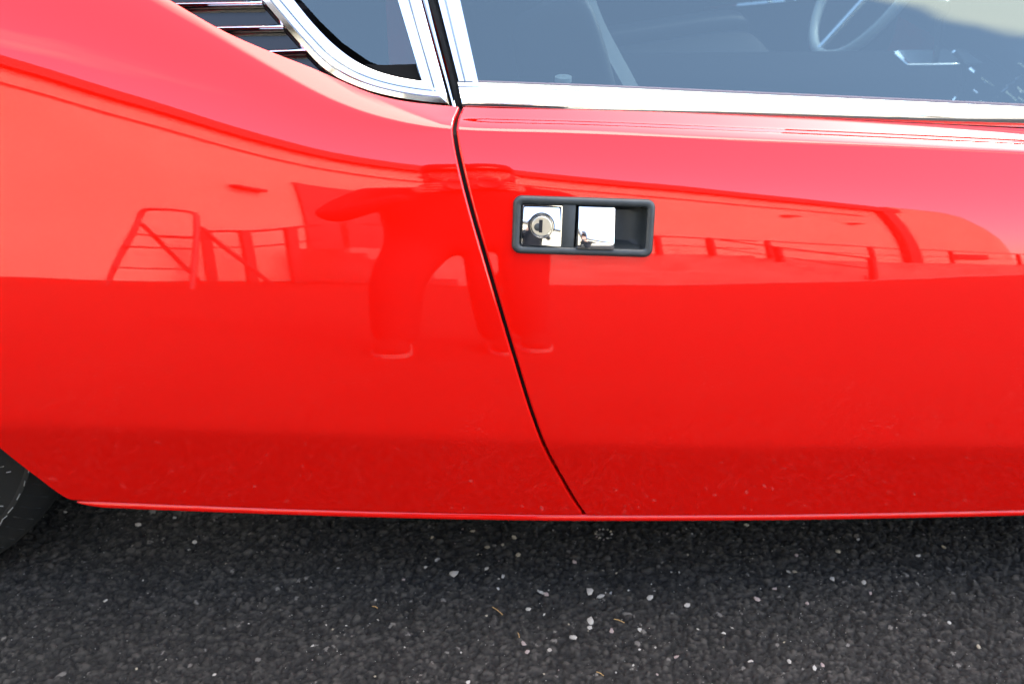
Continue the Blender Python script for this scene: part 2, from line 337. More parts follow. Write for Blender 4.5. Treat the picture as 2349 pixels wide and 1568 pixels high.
ground = obj('ground', np.stack([GX, GY, hz], -1).reshape(-1, 3), F_, M['asphalt'], sharp=None)
at_ = ground.data.attributes.new('stone_tone_gap_shade', 'FLOAT', 'POINT'); at_.data.foreach_set('value', tn_.ravel().astype(np.float32))
tag(ground, 'black asphalt ground under and around the red car', None, kind='structure')
def gz(x, y):
    i = int((x-xs_f[0])/dx); j = int((y-ys_f[0])/dx)
    return HF[i, j] if 0 <= i < nfx and 0 <= j < nfy else 0.0

# ------------------------------------------------------------------ the hall across the yard (seen in the paint)
WA = np.array((0.5, -10.5)); WU = np.array((0.82, -0.572)); WU /= np.linalg.norm(WU); WN = np.array((-WU[1], WU[0]))
WN = WN if WN[1] > 0 else -WN
EAVE = 5.4
def Wp(t, o, z): p = WA+WU*t+WN*o; return np.array((p[0], p[1], z))
WM = np.array(((WU[0], WN[0], 0), (WU[1], WN[1], 0), (0, 0, 1.0)))
def wbox(mb, t0, t1, o0, o1, z0, z1): return mb.box(Wp((t0+t1)/2, (o0+o1)/2, (z0+z1)/2), (t1-t0, o1-o0, z1-z0), WM)

# ------------------------------------------------------------------ car body surface  y = F(x, z)
NXT, NZT = 560, 1800
TX = np.linspace(-1.75, 2.25, NXT); TZ = np.linspace(0.12, 1.0, NZT)
tdx, tdz = TX[1]-TX[0], TZ[1]-TZ[0]
C_BOT = ([-900, -300, 0, 160, 500, 800, 1100, 1340, 1700, 2000, 2349, 3200], [1128, 1134, 1140, 1148, 1162, 1172, 1179, 1182, 1181, 1177, 1170, 1150])
C_LOW = ([-900, 0, 500, 1000, 1300, 1700, 2349, 3200], [958, 975, 986, 1003, 1014, 1019, 1018, 1012])
C_MID = ([-900, 0, 1000, 2349, 3200], [815, 835, 850, 850, 848])
C_HOR = ([-900, 0, 400, 1000, 1700, 2349, 3200], [560, 588, 606, 612, 614, 612, 608])
C_EAV = ([-900, 0, 240, 480, 640, 720, 860, 960, 1195, 1360, 1600, 1830, 2110, 2500, 3200], [-160, 122, 195, 275, 327, 350, 375, 391, 404, 418, 433, 455, 485, 520, 560])
C_SHO = ([-900, -300, 0, 200, 400, 550, 650, 750, 850, 950, 1040, 1300, 1700, 2000, 2349, 3200], [-320, -190, -100, -45, 30, 100, 158, 217, 258, 284, 297, 302, 318, 330, 347, 395])
C_TOP = ([-900, -300, 0, 150, 300, 395, 430, 520, 630, 745, 775, 830, 900, 1000, 1045, 1350, 1627, 2000, 2349, 3200], [-400, -275, -180, -115, -48, 0, 24, 75, 121, 165, 181, 208, 227, 239, 243, 249, 258, 275, 292, 335])
Ftab = np.full((NXT, NZT), 0.03)
def bil(T, x, z):
    i = np.clip((x-TX[0])/tdx, 0, NXT-1.001); j = np.clip((z-TZ[0])/tdz, 0, NZT-1.001)
    i0 = i.astype(int); j0 = j.astype(int); a = i-i0; c = j-j0
    return (T[i0, j0]*(1-a)*(1-c)+T[i0+1, j0]*a*(1-c)+T[i0, j0+1]*(1-a)*c+T[i0+1, j0+1]*a*c)
def on_body(dx_, dy_):
    d = ray(dx_, dy_); y = np.full(d.shape[:-1], 0.05)
    for _ in range(25):
        p = CAM+d*((y-CAM[1])/d[..., 1])[..., None]
        y = 0.5*y+0.5*bil(Ftab, p[..., 0], p[..., 2])
    return p
def contour(C):
    xd = np.linspace(C[0][0], C[0][-1], 240); yd = spline(C[0], C[1], xd)
    p = on_body(xd, yd); o = np.argsort(p[:, 0])
    return gauss(np.interp(TX, p[o, 0], p[o, 2]), 3, 0)
def deg(a): return np.degrees(a)
for it in range(4):
    zB, zL, zM, zH, zE, zS, zT = (contour(c) for c in (C_BOT, C_LOW, C_MID, C_HOR, C_EAV, C_SHO, C_TOP))
    yv = lambda z: bil(Ftab, TX, z)
    cam_a = lambda z: np.arctan2(CAM[2]-z, yv(z)-CAM[1])
    # where the reflected ray meets the wall line, in plan
    sx = TX/1.066*(1.0)            # plan slope of the ray leaving a nearly flat side
    t_ = (TX-WA[0]-sx*WA[1])/(WU[0]+sx*WU[1]); Xw = WA[1]+WU[1]*t_
    Xw = np.clip(Xw, -24, -5.5)
    eE = 0.5*(cam_a(zE)+np.arctan2(EAVE-zE, -Xw)); eH = 0.5*cam_a(zH); eM = 0.5*(cam_a(zM)-np.arctan2(zM, 1.02))
    eL = eM-R(5.0)
    eS = np.maximum(eE+R(4.0), np.interp(TX, (-0.6, 0.0, 1.0), (R(33), R(31), R(29))))
    E = np.zeros((NXT, NZT))
    for i in range(NXT):
        s_ = (eS[i]-eE[i])/max(zS[i]-zE[i], 0.01); s0 = (eM[i]-eL[i])/(zM[i]-zL[i])
        zk = np.array((zL[i]-0.2, zL[i], zM[i], zH[i], zE[i], max(zS[i], zE[i]+0.01), max(zS[i], zE[i]+0.01)+0.2))
        ek = np.array((eL[i]-R(3), eL[i], eM[i], eH[i], eE[i], eS[i], eS[i]+R(3)))
        E[i] = spline(zk, ek, TZ)
    E = gauss(gauss(E, 0.012/tdz, 1), 0.03/tdx, 0)
    wS = np.interp(TX, (-0.9, -0.42, -0.25, -0.13, -0.03, 0.0), (0.05, 0.034, 0.018, 0.007, 0.0009, 0.0007))[:, None]
    dS = np.interp(TX, (-0.9, -0.42, -0.22, -0.1, 0.0), (R(10), R(15), R(31), R(36), R(37)))[:, None]
    zrel = TZ[None]-zS[:, None]
    E = E+dS/(1+np.exp(-np.clip(zrel/wS, -40, 40)))
    E = E-R(11.0)/(1+np.exp(np.clip((TZ[None]-zL[:, None])/0.004, -40, 40)))
    zm_ = zS+0.42*(zT-zS); E = E+R(9.0)*np.exp(-0.5*((TZ[None]-zm_[:, None])/0.0008)**2)*np.clip((TX[:, None]+0.04)/0.06, 0, 1)
    E = np.clip(E, R(-40), R(76))
    I = np.cumsum(np.tan(E), 1)*tdz
    j0 = int((0.36-TZ[0])/tdz)
    plan = 0.004+TX**2/(2*16.0)+np.clip(TX-1.0, 0, 9)**2*0.08+np.clip(-1.0-TX, 0, 9)**2*0.15
    Ftab = I-I[:, j0:j0+1]+plan[:, None]
Ftab = gauss(Ftab, 1.0, 0)
wav = np.zeros((NXT, NZT)); XX, ZZ = np.meshgrid(TX, TZ, indexing='ij')   # faint panel waviness
for _ in range(26):
    kx_, kz_ = rng.normal(0, 34), rng.normal(0, 26); wav += np.cos(kx_*XX+kz_*ZZ+rng.uniform(0, 6.28))*3.0e-4/max(math.hypot(kx_, kz_), 12)
Ftab = Ftab+wav
FXT = np.gradient(Ftab, tdx, axis=0); FZT = np.tan(E)+np.gradient(wav, tdz, axis=1)
def surf(x, z):
    y = bil(Ftab, x, z); n = np.stack([bil(FXT, x, z), -np.ones_like(y), bil(FZT, x, z)], -1)
    return np.stack([x, y, z], -1), n/np.linalg.norm(n, axis=-1, keepdims=True)

# seam between fender and door
SEAM_D = np.array([(1056, 250), (1046, 275), (1043, 297), (1046, 325), (1058, 385), (1079, 470), (1112, 585), (1150, 716), (1187, 840), (1212, 922), (1240, 1002), (1262, 1050), (1290, 1100), (1318, 1148), (1343, 1183)], float)
sp3 = on_body(SEAM_D[:, 0], SEAM_D[:, 1]); o_ = np.argsort(sp3[:, 2])
sz, sxw = sp3[o_, 2], sp3[o_, 0]
zb_f = lambda x: np.interp(x, TX, zB); zt_f = lambda x: np.interp(x, TX, zT)
seam_x = lambda z: spline(sz, sxw, np.clip(z, sz[0]-0.01, sz[-1]+0.01))
dS_ = np.clip(XX-seam_x(ZZ), 0, 0.40)/0.40
off_ = -0.034*0.40/3*(1-(1-dS_)**3); Ftab = Ftab+off_
FXT = np.gradient(Ftab, tdx, axis=0); FZT = FZT+np.gradient(off_, tdz, axis=1)
zB, zT = contour(C_BOT), contour(C_TOP)
GAP = 0.0040
# wheel opening of the rear quarter: lower edge of the panel
ARC_D = np.array([(165, 1149), (135, 1132), (90, 1098), (40, 1060), (0, 1028)], float)
ar = on_body(ARC_D[:, 0], ARC_D[:, 1])
arx = np.r_[-1.70, -1.45, -1.30, -1.18, -1.02, -0.86, -0.72, ar[::-1, 0], ar[0, 0]+0.02]; arz = np.r_[0.17, 0.17, 0.26, 0.42, 0.54, 0.575, 0.50, ar[::-1, 2], ar[0, 2]-0.01]
def zb_rear(x): return np.where(x > ar[0, 0], np.interp(x, TX, zB), np.maximum(np.interp(x, TX, zB), spline(arx, arz, np.minimum(x, ar[0, 0]+0.02))))

class Panel:
    def __init__(s): s.V = []; s.Nn = []; s.Fc = []; s.n = 0
    def add(s, P, Nn, F):
        s.V.append(P.reshape(-1, 3)); s.Nn.append(Nn.reshape(-1, 3)); s.Fc.append(np.asarray(F)+s.n); s.n += len(s.V[-1])
    def grid(s, P, Nn, keep=None, flip=False):
        a, c = P.shape[:2]; ix = np.arange(a*c).reshape(a, c)
        F = np.stack([ix[:-1, :-1], ix[1:, :-1], ix[1:, 1:], ix[:-1, 1:]], -1)
        if flip: F = F[..., ::-1]
        F = F.reshape(-1, 4) if keep is None else F[keep]
        s.add(P, Nn, F)
    def edge(s, P, Nn, E, r=0.003, depth=0.02, flip=False):
        """rounded turned-in edge along a border polyline"""
        E = E-Nn*np.sum(E*Nn, -1, keepdims=True); E /= np.linalg.norm(E, axis=-1, keepdims=True)
        rows = []; nr = []
        for a in (0, 22, 45, 67, 90):
            a = R(a); rows.append(P+E*r*math.sin(a)-Nn*r*(1-math.cos(a))); nr.append(Nn*math.cos(a)+E*math.sin(a))
        rows.append(rows[-1]-Nn*depth); nr.append(E)
        s.grid(np.stack(rows), np.stack(nr), flip=flip)
    def build(s, name, m, parent):
        return obj(name, np.concatenate(s.V), np.concatenate(s.Fc), m, parent, normals=np.concatenate(s.Nn))

def panel_grid(xl, xr, zb, zt, nc, nr, er=0.003, eb=0.003, et=0.003, el=0.003, hole=None):
    """columns between xl(z) and xr(z), rows between zb(x) and zt(x)"""
    s_, t_ = np.meshgrid(np.linspace(0, 1, nc), np.r_[np.linspace(0, 0.88, nr-nr//3, endpoint=False), np.linspace(0.88, 1, nr//3)], indexing='ij')
    x = xl(np.full_like(s_, 0.4))*(1-s_)+xr(np.full_like(s_, 0.4))*s_; z = None
    for _ in range(40):
        z = zb(x)+eb+(zt(x)-zb(x)-eb-et)*t_
        x = 0.5*x+0.5*((xl(z)+el)*(1-s_)+(xr(z)-er)*s_)
    P, Nn = surf(x, z)
    pn = Panel(); keep = None
    if hole is not None:
        xc = (x[:-1, :-1]+x[1:, 1:])/2; zc = (z[:-1, :-1]+z[1:, 1:])/2; keep = ~hole(xc, zc)
    pn.grid(P, Nn, keep)
    def tang(Q): return np.gradient(Q, axis=0)
    def outw(Q, Nq, sign):
        e_ = np.cross(tang(Q), Nq)*sign; return e_/np.linalg.norm(e_, axis=1, keepdims=True)
    pn.edge(P[-1], Nn[-1], outw(P[-1], Nn[-1], 1), er, flip=False)     # right side
    pn.edge(P[0], Nn[0], outw(P[0], Nn[0], -1), el, flip=True)
    pn.edge(P[:, 0], Nn[:, 0], outw(P[:, 0], Nn[:, 0], 1), eb, flip=False)
    pn.edge(P[:, -1], Nn[:, -1], outw(P[:, -1], Nn[:, -1], -1), et, flip=True)
    return pn, P, Nn

car = empty('sports_car', (0.3, 0.9, 0), 'glossy red classic sports car with chrome window trim parked on asphalt', 'car')

DOOR_F = 1.06
# handle frame position on the door (needed for the opening)
HD_D = np.array([(1177, 447), (1502, 457), (1497, 590), (1174, 580)], float)
hp = on_body(HD_D[:, 0], HD_D[:, 1]); hc = hp.mean(0)
hu = (hp[1]+hp[2]-hp[0]-hp[3]); hu /= np.linalg.norm(hu)
hv = (hp[0]+hp[1]-hp[2]-hp[3]); hv -= hu*(hv @ hu); hv /= np.linalg.norm(hv)
hn = np.cross(hu, hv); hn = hn if hn[1] < 0 else -hn
HWd = 0.5*(np.linalg.norm(hp[1]-hp[0])+np.linalg.norm(hp[2]-hp[3])); HHt = 0.5*abs((hp[0]+hp[1]-hp[2]-hp[3]) @ hv)
def hole(x, z):
    y = bil(Ftab, x, z); d = np.stack([x, y, z], -1)-hc
    return (np.abs(d @ hu) < HWd/2-0.005) & (np.abs(d @ hv) < HHt/2-0.005)

fender, _, _ = panel_grid(lambda z: np.full_like(z, -1.70), lambda z: seam_x(z)-GAP/2, zb_rear, zt_f, 420, 340, er=0.0028, eb=0.003, et=0.0010)
fender_o = fender.build('rear_quarter_panel', M['red'], car)
door, _, _ = panel_grid(lambda z: seam_x(z)+GAP/2, lambda z: np.full_like(z, DOOR_F)+0.06*(z-0.4), zb_f, zt_f, 330, 340, er=0.0028, eb=0.002, et=0.0010, el=0.0028, hole=hole)
door_o = door.build('door', M['red'], car)
# front wing with its wheel opening, out of the frame
fwx = np.array((1.05, 1.22, 1.27, 1.36, 1.52, 1.68, 1.78, 1.84, 2.2)); fwz = np.array((0.08, 0.10, 0.34, 0.50, 0.58, 0.50, 0.34, 0.18, 0.18))
zt_front = lambda x: np.interp(x, (1.0, 1.1, 1.5, 2.2), (np.interp(1.0, TX, zT), np.interp(1.1, TX, zT), 0.66, 0.56))
wing, _, _ = panel_grid(lambda z: np.full_like(z, DOOR_F+0.005)+0.06*(z-0.4), lambda z: np.full_like(z, 2.2), lambda x: np.maximum(zb_f(x), spline(fwx, fwz, x)), zt_front, 160, 90)
wing.build('front_wing', M['red'], car)

# sill: rounded lip below door and quarter panel
sx_ = np.linspace(ar[0, 0]+0.004, 1.2, 160); zz_ = zb_f(sx_); P0, N0 = surf(sx_, zz_)
pn = Panel(); rows = []; nrm = []
r_s = 0.0062
Dn = np.array((0, 0, -1.0))
for a in (-75, -50, -25, 0, 25, 50, 75, 95):
    a = R(a); d_ = np.stack([np.zeros_like(sx_), -np.full_like(sx_, math.cos(a)), -np.full_like(sx_, math.sin(a))], -1)
    fade = np.clip((sx_-sx_[0])/0.03, 0.05, 1)**0.5
    rows.append(P0+np.array((0, 0.0062, -0.0062))+d_*(r_s*fade)[:, None]); nrm.append(d_)
rows.append(rows[-1]+np.array((0, 0.05, 0))); nrm.append(np.tile(Dn, (len(sx_), 1)))
pn.grid(np.stack(rows), np.stack(nrm), flip=False)
pn.build('sill', M['red'], car)
# dark channel behind the seam
zq = np.linspace(zb_f(np.array(0.15))-0.002, zt_f(np.array(0.0))+0.004, 60); xq = seam_x(zq); Pq, Nq = surf(xq, zq)
sd_ = np.array((1.0, 0, 0))
obj('door_seal', np.concatenate([Pq-Nq*0.014-sd_*0.012, Pq-Nq*0.014+sd_*0.012, Pq-Nq*0.03+sd_*0.012]), [(i, i+1, 60+i+1, 60+i) for i in range(59)]+[(60+i, 60+i+1, 120+i+1, 120+i) for i in range(59)], M['rubber'], car)

# ------------------------------------------------------------------ greenhouse plane
zbelt = float(np.interp(0.4, TX, zT)); ybelt = float(bil(Ftab, np.array([0.4]), np.array([zbelt]))[0])
GE = R(33); gn = np.array((0, -math.cos(GE), math.sin(GE))); gp = np.array((0, ybelt+0.012, zbelt))
def G(D, off=0.0):
    D = np.asarray(D, float); return on_plane(D[:, 0], D[:, 1], gp+gn*off, gn)
def band(name, A, B, prof, m, parent, n=80, nvec=gn, sharp=30, cap=True):
    """strip swept between two paths A -> B with profile [(a, height)]"""
    A = resample(A, n); B = resample(B, n); V = []
    for a, h_ in prof: V.append(A*(1-a)+B*a+nvec*h_)
    V = np.stack(V); ix = np.arange(V.shape[0]*n).reshape(-1, n)
    F = np.stack([ix[:-1, :-1], ix[:-1, 1:], ix[1:, 1:], ix[1:, :-1]], -1).reshape(-1, 4).tolist()
    if cap: F += [tuple(ix[:, 0]), tuple(ix[::-1, -1])]
    return obj(name, V.reshape(-1, 3), F, m, parent, sharp=sharp)

def pane_obj(name, P):
    P = np.asarray(P); k = len(P); nn = sum(np.cross(P[i]-P[0], P[(i+1) % k]-P[0]) for i in range(1, k-1))
    if nn @ gn < 0: P = P[::-1]
    return obj(name, np.r_[P, P-gn*0.0045], [tuple(range(k)), tuple(range(2*k-1, k-1, -1))]+[(i, i+k, (i+1) % k+k, (i+1) % k) for i in range(k)], M['glass'], car, smooth=False)
# door window: chrome belt strip, rear frame, pane
top_D = [(1049, 186), (1100, 187.5), (1350, 197), (1627, 210), (2000, 227), (2349, 244), (2700, 261), (3050, 279)]
bot_D = [(1060, 239), (1110, 240.5), (1350, 249), (1627, 258), (2000, 275), (2349, 292), (2700, 309), (3050, 327)]
botp = on_body(np.array(bot_D)[:, 0], np.array(bot_D)[:, 1])
band('belt_trim', botp+gn*0.0, G(top_D, 0.004), [(-0.22, -0.012), (-0.16, -0.004), (0.0, 0.0022), (0.22, 0.0058), (0.45, 0.0062), (0.70, 0.0052), (0.90, 0.003), (1.0, 0.0), (1.0, -0.012)], M['chrome'], car, 120, sharp=50)
UP = 3.9   # frames run on above the picture
def ext(p, q, k): return (p[0]+(q[0]-p[0])*k, p[1]+(q[1]-p[1])*k)
fr_out = [(1049, 186), ext((1049, 186), (1002, 0), UP*0.32)]
fr_out = [(1050, 190), ext((1050, 190), (1001, 0), 2.6)]
fr_in = [(1098, 190), ext((1098, 190), (1056, 0), 2.6)]
band('door_window_frame', G(fr_out, 0.002), G(fr_in, 0.002), [(0, -0.014), (0, 0.004), (0.06, 0.0062), (0.30, 0.0062), (0.35, 0.0032), (0.40, 0.0058), (0.70, 0.0058), (0.77, 0.0022), (0.98, 0.0024), (1, -0.008)], M['chrome'], car, 24)
glass_D = [(1085, 184), (1350, 203), (1700, 219), (2349, 250), (3000, 282), (2500, -330), (950, -330)]
gpts = G(glass_D, -0.002)
pane_obj('door_window_pane', gpts)
gl_seal = band('glass_seal', G([(1095, 189), (1350, 198.5), (1627, 211), (2000, 228), (2349, 245), (2900, 272)], 0.0035), G([(1095, 184.5), (1350, 193.5), (1627, 205.5), (2000, 222), (2349, 238), (2900, 265)], 0.001), [(0, 0), (0.5, 0.001), (1, 0)], mat('grey_felt_seal', (0.10, 0.085, 0.10), 0.9), car, 60)
# black rubber between door frame and quarter frame
band('pillar_seal', G([(1047, 250), (1040, 215), ext((1040, 215), (978, 0), 2.4)], -0.006), G([(1060, 240), (1051, 190), ext((1051, 190), (1003, 0), 2.6)], -0.006), [(0, 0), (0.5, 0.002), (1, 0)], M['rubber'], car, 30)
# quarter window: curved chrome frame, post, pane
q_out = [(560, -55), (598, 0), (648, 60), (690, 108), (745, 164), (795, 194), (860, 217), (930, 232), (1000, 241), (1030, 243)]
q_in = [(625, -68), (677, 0), (722, 55), (770, 103), (830, 146), (880, 167), (930, 179), (966, 184.5), (985, 186.5), (1000, 188)]
qo = resample(np.array(q_out, float), 120); qi = resample(np.array(q_in, float), 120)
band('quarter_window_frame', G(qo, 0.004), G(qi, 0.004), [(0, -0.016), (0, 0.004), (0.05, 0.006), (0.24, 0.0074), (0.275, 0.0050), (0.31, 0.0076), (0.50, 0.0078), (0.535, 0.0048), (0.57, 0.0072), (0.66, 0.007), (0.72, 0.0030), (0.95, 0.0015), (1, -0.008)], M['chrome'], car, 120)
p_in = [(967, 190), ext((967, 190), (912, 0), 2.5)]; p_out = [(1032, 244), ext((1032, 244), (966, 0), 1.95)]
band('quarter_window_post', G([(1031, 243), ext((1031, 243), (965, 0), 2.0)], 0.006), G([(968, 190), ext((968, 190), (911, 0), 2.5)], 0.006), [(0, -0.016), (0, 0.004), (0.10, 0.0056), (0.46, 0.0056), (0.50, 0.0026), (0.54, 0.0054), (0.72, 0.005), (0.77, 0.0012), (0.97, 0.0), (1, -0.010)], M['chrome'], car, 24)
band('quarter_drip_strip', G([(1046, 247), ext((1046, 247), (983, 0), 1.95)], 0.004), G([(1036, 246), ext((1036, 246), (969, 0), 1.95)], 0.004), [(0, -0.012), (0, 0.002), (0.3, 0.0042), (0.7, 0.0042), (1, 0.002), (1, -0.012)], M['chrome'], car, 24)
qg = G([(560, -190), (690, 0), (735, 50), (785, 98), (845, 140), (900, 163), (970, 178), (920, 0), (850, -230)], 0.0)
sp_ = G([(836, 147), (880, 149.5), (954, 147), (966, 187), (930, 181), (880, 169)], 0.0015)
obj('quarter_window_dark_wedge', sp_, [(5, 4, 3, 2, 1, 0)], M['black'], car, smooth=False)  # flat black wedge laid just outside the lower edge of the pane
soft_q = MB().box((-0.42, 0.42, 0.60), (0.62, 0.02, 0.60)).build('quarter_trim_panel', M['black'], car)
pane_obj('quarter_window_pane', qg)
# gasket under the quarter frame
qd = np.gradient(qo, axis=0); qd /= np.linalg.norm(qd, axis=1)[:, None]; qg_o = qo+np.stack([-qd[:, 1], qd[:, 0]], 1)*3.5
band('quarter_gasket', G(qg_o, 0.0), G(qo, 0.006), [(0, -0.012), (0.2, 0.0), (1, 0)], M['rubber'], car, 90)
# louvres behind the quarter window
louv = empty('louvre_panel', (-0.35, 0.2, 0.75), parent=car); louv['label'] = 'black louvres with chrome edges behind the quarter window'
back = G([(250, -150), (500, -150), (760, 190), (700, 190), (250, -20)], -0.055)
obj('backing', back, [(0, 1, 2, 3, 4)], M['black'], louv, smooth=False)
nsl = np.array((0, -math.cos(R(10)), math.sin(R(10))))
for k, (xa, ya, xb, yb) in enumerate([(80, -94, 505, -104), (240, -42, 550, -50), (330, 14, 602, 10), (470, 68, 650, 65), (590, 123, 702, 119), (680, 178, 760, 172)]):
    # slat face between this chrome bar and the next one above it
    lo = G([(xa, ya), (xb, yb)], 0.000); hi = G([(xa-60, ya-46), (xb-10, yb-45)], -0.003)
    f_ = [lo[0], lo[1], hi[1], hi[0]]; bk = [p-gn*0.01 for p in f_]
    obj('slat', np.array(f_+bk), [(0, 1, 2, 3), (7, 6, 5, 4), (0, 4, 5, 1), (2, 6, 7, 3)], M['black_gloss'], louv, smooth=False)
    a_, b_ = lo[0], lo[1]
    if k < 5:
        band('chrome_bar', G([(xa, ya+1), (xb, yb+1)], 0.010), G([(xa, ya-9), (xb, yb-9)], 0.004), [(0, -0.012), (0, 0.0), (0.25, 0.0028), (0.55, 0.0034), (0.85, 0.002), (1, -0.004)], M['chrome'], louv, 4, sharp=60)

# ------------------------------------------------------------------ door handle
hdl = empty('door_handle', hc, parent=car); hdl['label'] = 'recessed door handle with grey surround, chrome lock plate and chrome pull flap'
sc_ = HWd/325.0
def H(u, v, o=0.0):   # handle coordinates: D pixels from the frame's top left, o = metres out of the door
    return hc+hu*((u-162.5)*sc_)+hv*((66.5-v)*HHt/133.0)+hn*o
def rrect(u0, v0, u1, v1, r, n=8):
    P = []
    for (cx, cy, a0) in ((u1-r, v1-r, 0), (u0+r, v1-r, 90), (u0+r, v0+r, 180), (u1-r, v0+r, 270)):
        for k in range(n+1):
            a = R(a0+90*k/n); P.append((cx+r*math.cos(a), cy+r*math.sin(a)))
    return P
def ring_loft(name, loops, m, parent, fill_in=False, sharp=45, fill_out=False):
    n = len(loops[0]); V = np.array([p for l in loops for p in l]); F = []
    for i in range(len(loops)-1):
        for k in range(n):
            F.append((i*n+k, i*n+(k+1) % n, (i+1)*n+(k+1) % n, (i+1)*n+k))
    if fill_in: F.append(tuple(range((len(loops)-1)*n, len(loops)*n)))
    F = [f[::-1] for f in F]
    return obj(name, V, F, m, parent, sharp=sharp)
base = hc*0
lift = 0.0035
loops = []
for (u0, v0, u1, v1, r, o) in ((0, 0, 325, 133, 20, -0.006), (0, 0, 325, 133, 20, lift-0.002), (1.5, 1.5, 323.5, 131.5, 19, lift), (4, 4, 321, 129, 17, lift+0.0012), (8, 8, 317, 125, 14, lift+0.0016), (14, 14, 311, 119, 9, lift+0.0012), (17.5, 17.5, 307.5, 115.5, 7, lift), (18.5, 18.5, 306.5, 114.5, 6, lift-0.002), (19, 19, 306, 114, 6, -0.020)):
    loops.append([H(u, v, o) for u, v in rrect(u0, v0, u1, v1, r)])
ring_loft('surround', loops, M['plastic'], hdl)
# recess tray, curving in behind the flap
tray = []; nu, nv = 24, 14; V = []
for i in range(nu+1):
    u = 140+(308-140)*i/nu
    for j in range(nv+1):
        v = 17+(116-17)*j/nv; a = max(0, (u-230)/78)
        dep = 0.026*(1-a**3.0)**0.6+0.001; e_ = min(j, nv-j)/nv*2; dep *= min(1, (e_*5)**0.5) if u < 300 else 1
        V.append(H(u, v, lift-0.002-dep))
ix = np.arange(len(V)).reshape(nu+1, nv+1)
obj('recess', np.array(V), [(ix[i, j], ix[i, j+1], ix[i+1, j+1], ix[i+1, j]) for i in range(nu) for j in range(nv)], M['plastic'], hdl)
mb = MB(); 
def hbox(name, u0, v0, u1, v1, o0, o1, m, bev=0.0008, parent=hdl, r=3, dome=0.0):
    L_ = [[H(u, v, o0) for u, v in rrect(u0, v0, u1, v1, r, 3)], [H(u, v, o1-bev) for u, v in rrect(u0, v0, u1, v1, r, 3)], [H(u, v, o1-bev*0.3) for u, v in rrect(u0+0.7, v0+0.7, u1-0.7, v1-0.7, r, 3)], [H(u, v, o1) for u, v in rrect(u0+2, v0+2, u1-2, v1-2, r, 3)]]
    return ring_loft(name, L_, m, parent, fill_in=True, sharp=30)
hbox('divider', 113, 17, 143, 116, -0.02, lift-0.0010, M['plastic'])
# lock plate: shallow dished square of chrome with a raised rim
NU = 30; V = []; Nf = []
u0, v0, u1, v1 = 19.5, 19.5, 113.5, 119-4.5
L_ = [[H(u, v, -0.01) for u, v in rrect(u0, v0, u1, v1, 3, 3)]]
for ins, o in ((0, lift-0.0012), (1.0, lift-0.0004), (3.0, lift-0.0004), (4.5, lift-0.0012)):
    L_.append([H(u, v, o) for u, v in rrect(u0+ins, v0+ins, u1-ins, v1-ins, 3, 3)])
ring_loft('lock_plate_rim', L_, M['chrome'], hdl, sharp=35)
for i in range(NU+1):
    for j in range(NU+1):
        a, c = i/NU, j/NU; bul = (1-(2*a-1)**2)*0.0012+(1-(2*c-1)**2)*0.0016
        V.append(H(u0+4+(u1-u0-8)*a, v0+4+(v1-v0-8)*c, lift-0.0046+bul+0.0058*c))
ix = np.arange((NU+1)**2).reshape(NU+1, NU+1)
obj('lock_plate', np.array(V), [(ix[i, j], ix[i, j+1], ix[i+1, j+1], ix[i+1, j]) for i in range(NU) for j in range(NU)], M['chrome'], hdl, sharp=None)
lc = (66, 68)
def disc(name, cu, cv, rings, m):
    loops = [[H(cu+r*math.cos(R(a)), cv+r*math.sin(R(a)), o) for a in range(0, 360, 10)] for r, o in rings]
    return ring_loft(name, loops, m, hdl, fill_in=True, sharp=35)
disc('lock_groove', *lc, [(30.5, lift-0.002), (30.5, lift+0.0012), (29, lift+0.0013), (1, lift+0.0013)], M['keyway'])
disc('lock_ring', *lc, [(28.5, lift-0.002), (28.5, lift+0.0022), (27.5, lift+0.0028), (26, lift+0.0028), (25, lift+0.0020), (24.5, lift+0.0014)], M['chrome'])
disc('lock_cylinder', *lc, [(22.6, lift), (22.6, lift+0.0024), (21.5, lift+0.0028), (0.5, lift+0.0028)], M['nickel'])
hbox('key_slot', lc[0]-6, lc[1]-15, lc[0]+2, lc[1]+14, lift, lift+0.0036, M['keyway'], 0.0002, r=0.5)
disc('key_cover', lc[0]-8, lc[1]+2, [(9, lift+0.001), (9, lift+0.0030), (8, lift+0.0033), (0.5, lift+0.0033)], M['plastic'])
# pull flap: chrome plate curved towards its free edge
V = []; nu = 20
for i in range(nu+1):
    a = i/nu; u = 146+92*a; o = lift+0.0012+0.0016*math.sin(math.pi*min(a*1.02, 1))
    if a > 0.93: o -= 0.012*((a-0.93)/0.07)**2
    if a < 0.07: o -= 0.004*((0.07-a)/0.07)**2
    for j in range(13):
        c = j/12; vv = 22+94*c; bb = 0.0012*(1-(2*c-1)**2)-(0.002*max(0, (c-0.86)/0.14)**2)
        V.append(H(u, vv, o+bb-0.0050+0.0095*c))
n1 = len(V); V += [p-hn*0.004 for p in V]; ix = np.arange(n1).reshape(nu+1, 13)
F = [(ix[i, j], ix[i, j+1], ix[i+1, j+1], ix[i+1, j]) for i in range(nu) for j in range(12)]
F += [tuple(q+n1 for q in f[::-1]) for f in F]
F += [(ix[i, 0], ix[i+1, 0], ix[i+1, 0]+n1, ix[i, 0]+n1) for i in range(nu)]+[(ix[i+1, 12], ix[i, 12], ix[i, 12]+n1, ix[i+1, 12]+n1) for i in range(nu)]
F += [(ix[0, j+1], ix[0, j], ix[0, j]+n1, ix[0, j+1]+n1) for j in range(12)]+[(ix[nu, j], ix[nu, j+1], ix[nu, j+1]+n1, ix[nu, j]+n1) for j in range(12)]
obj('pull_flap', np.array(V), F, M['chrome'], hdl, sharp=40)

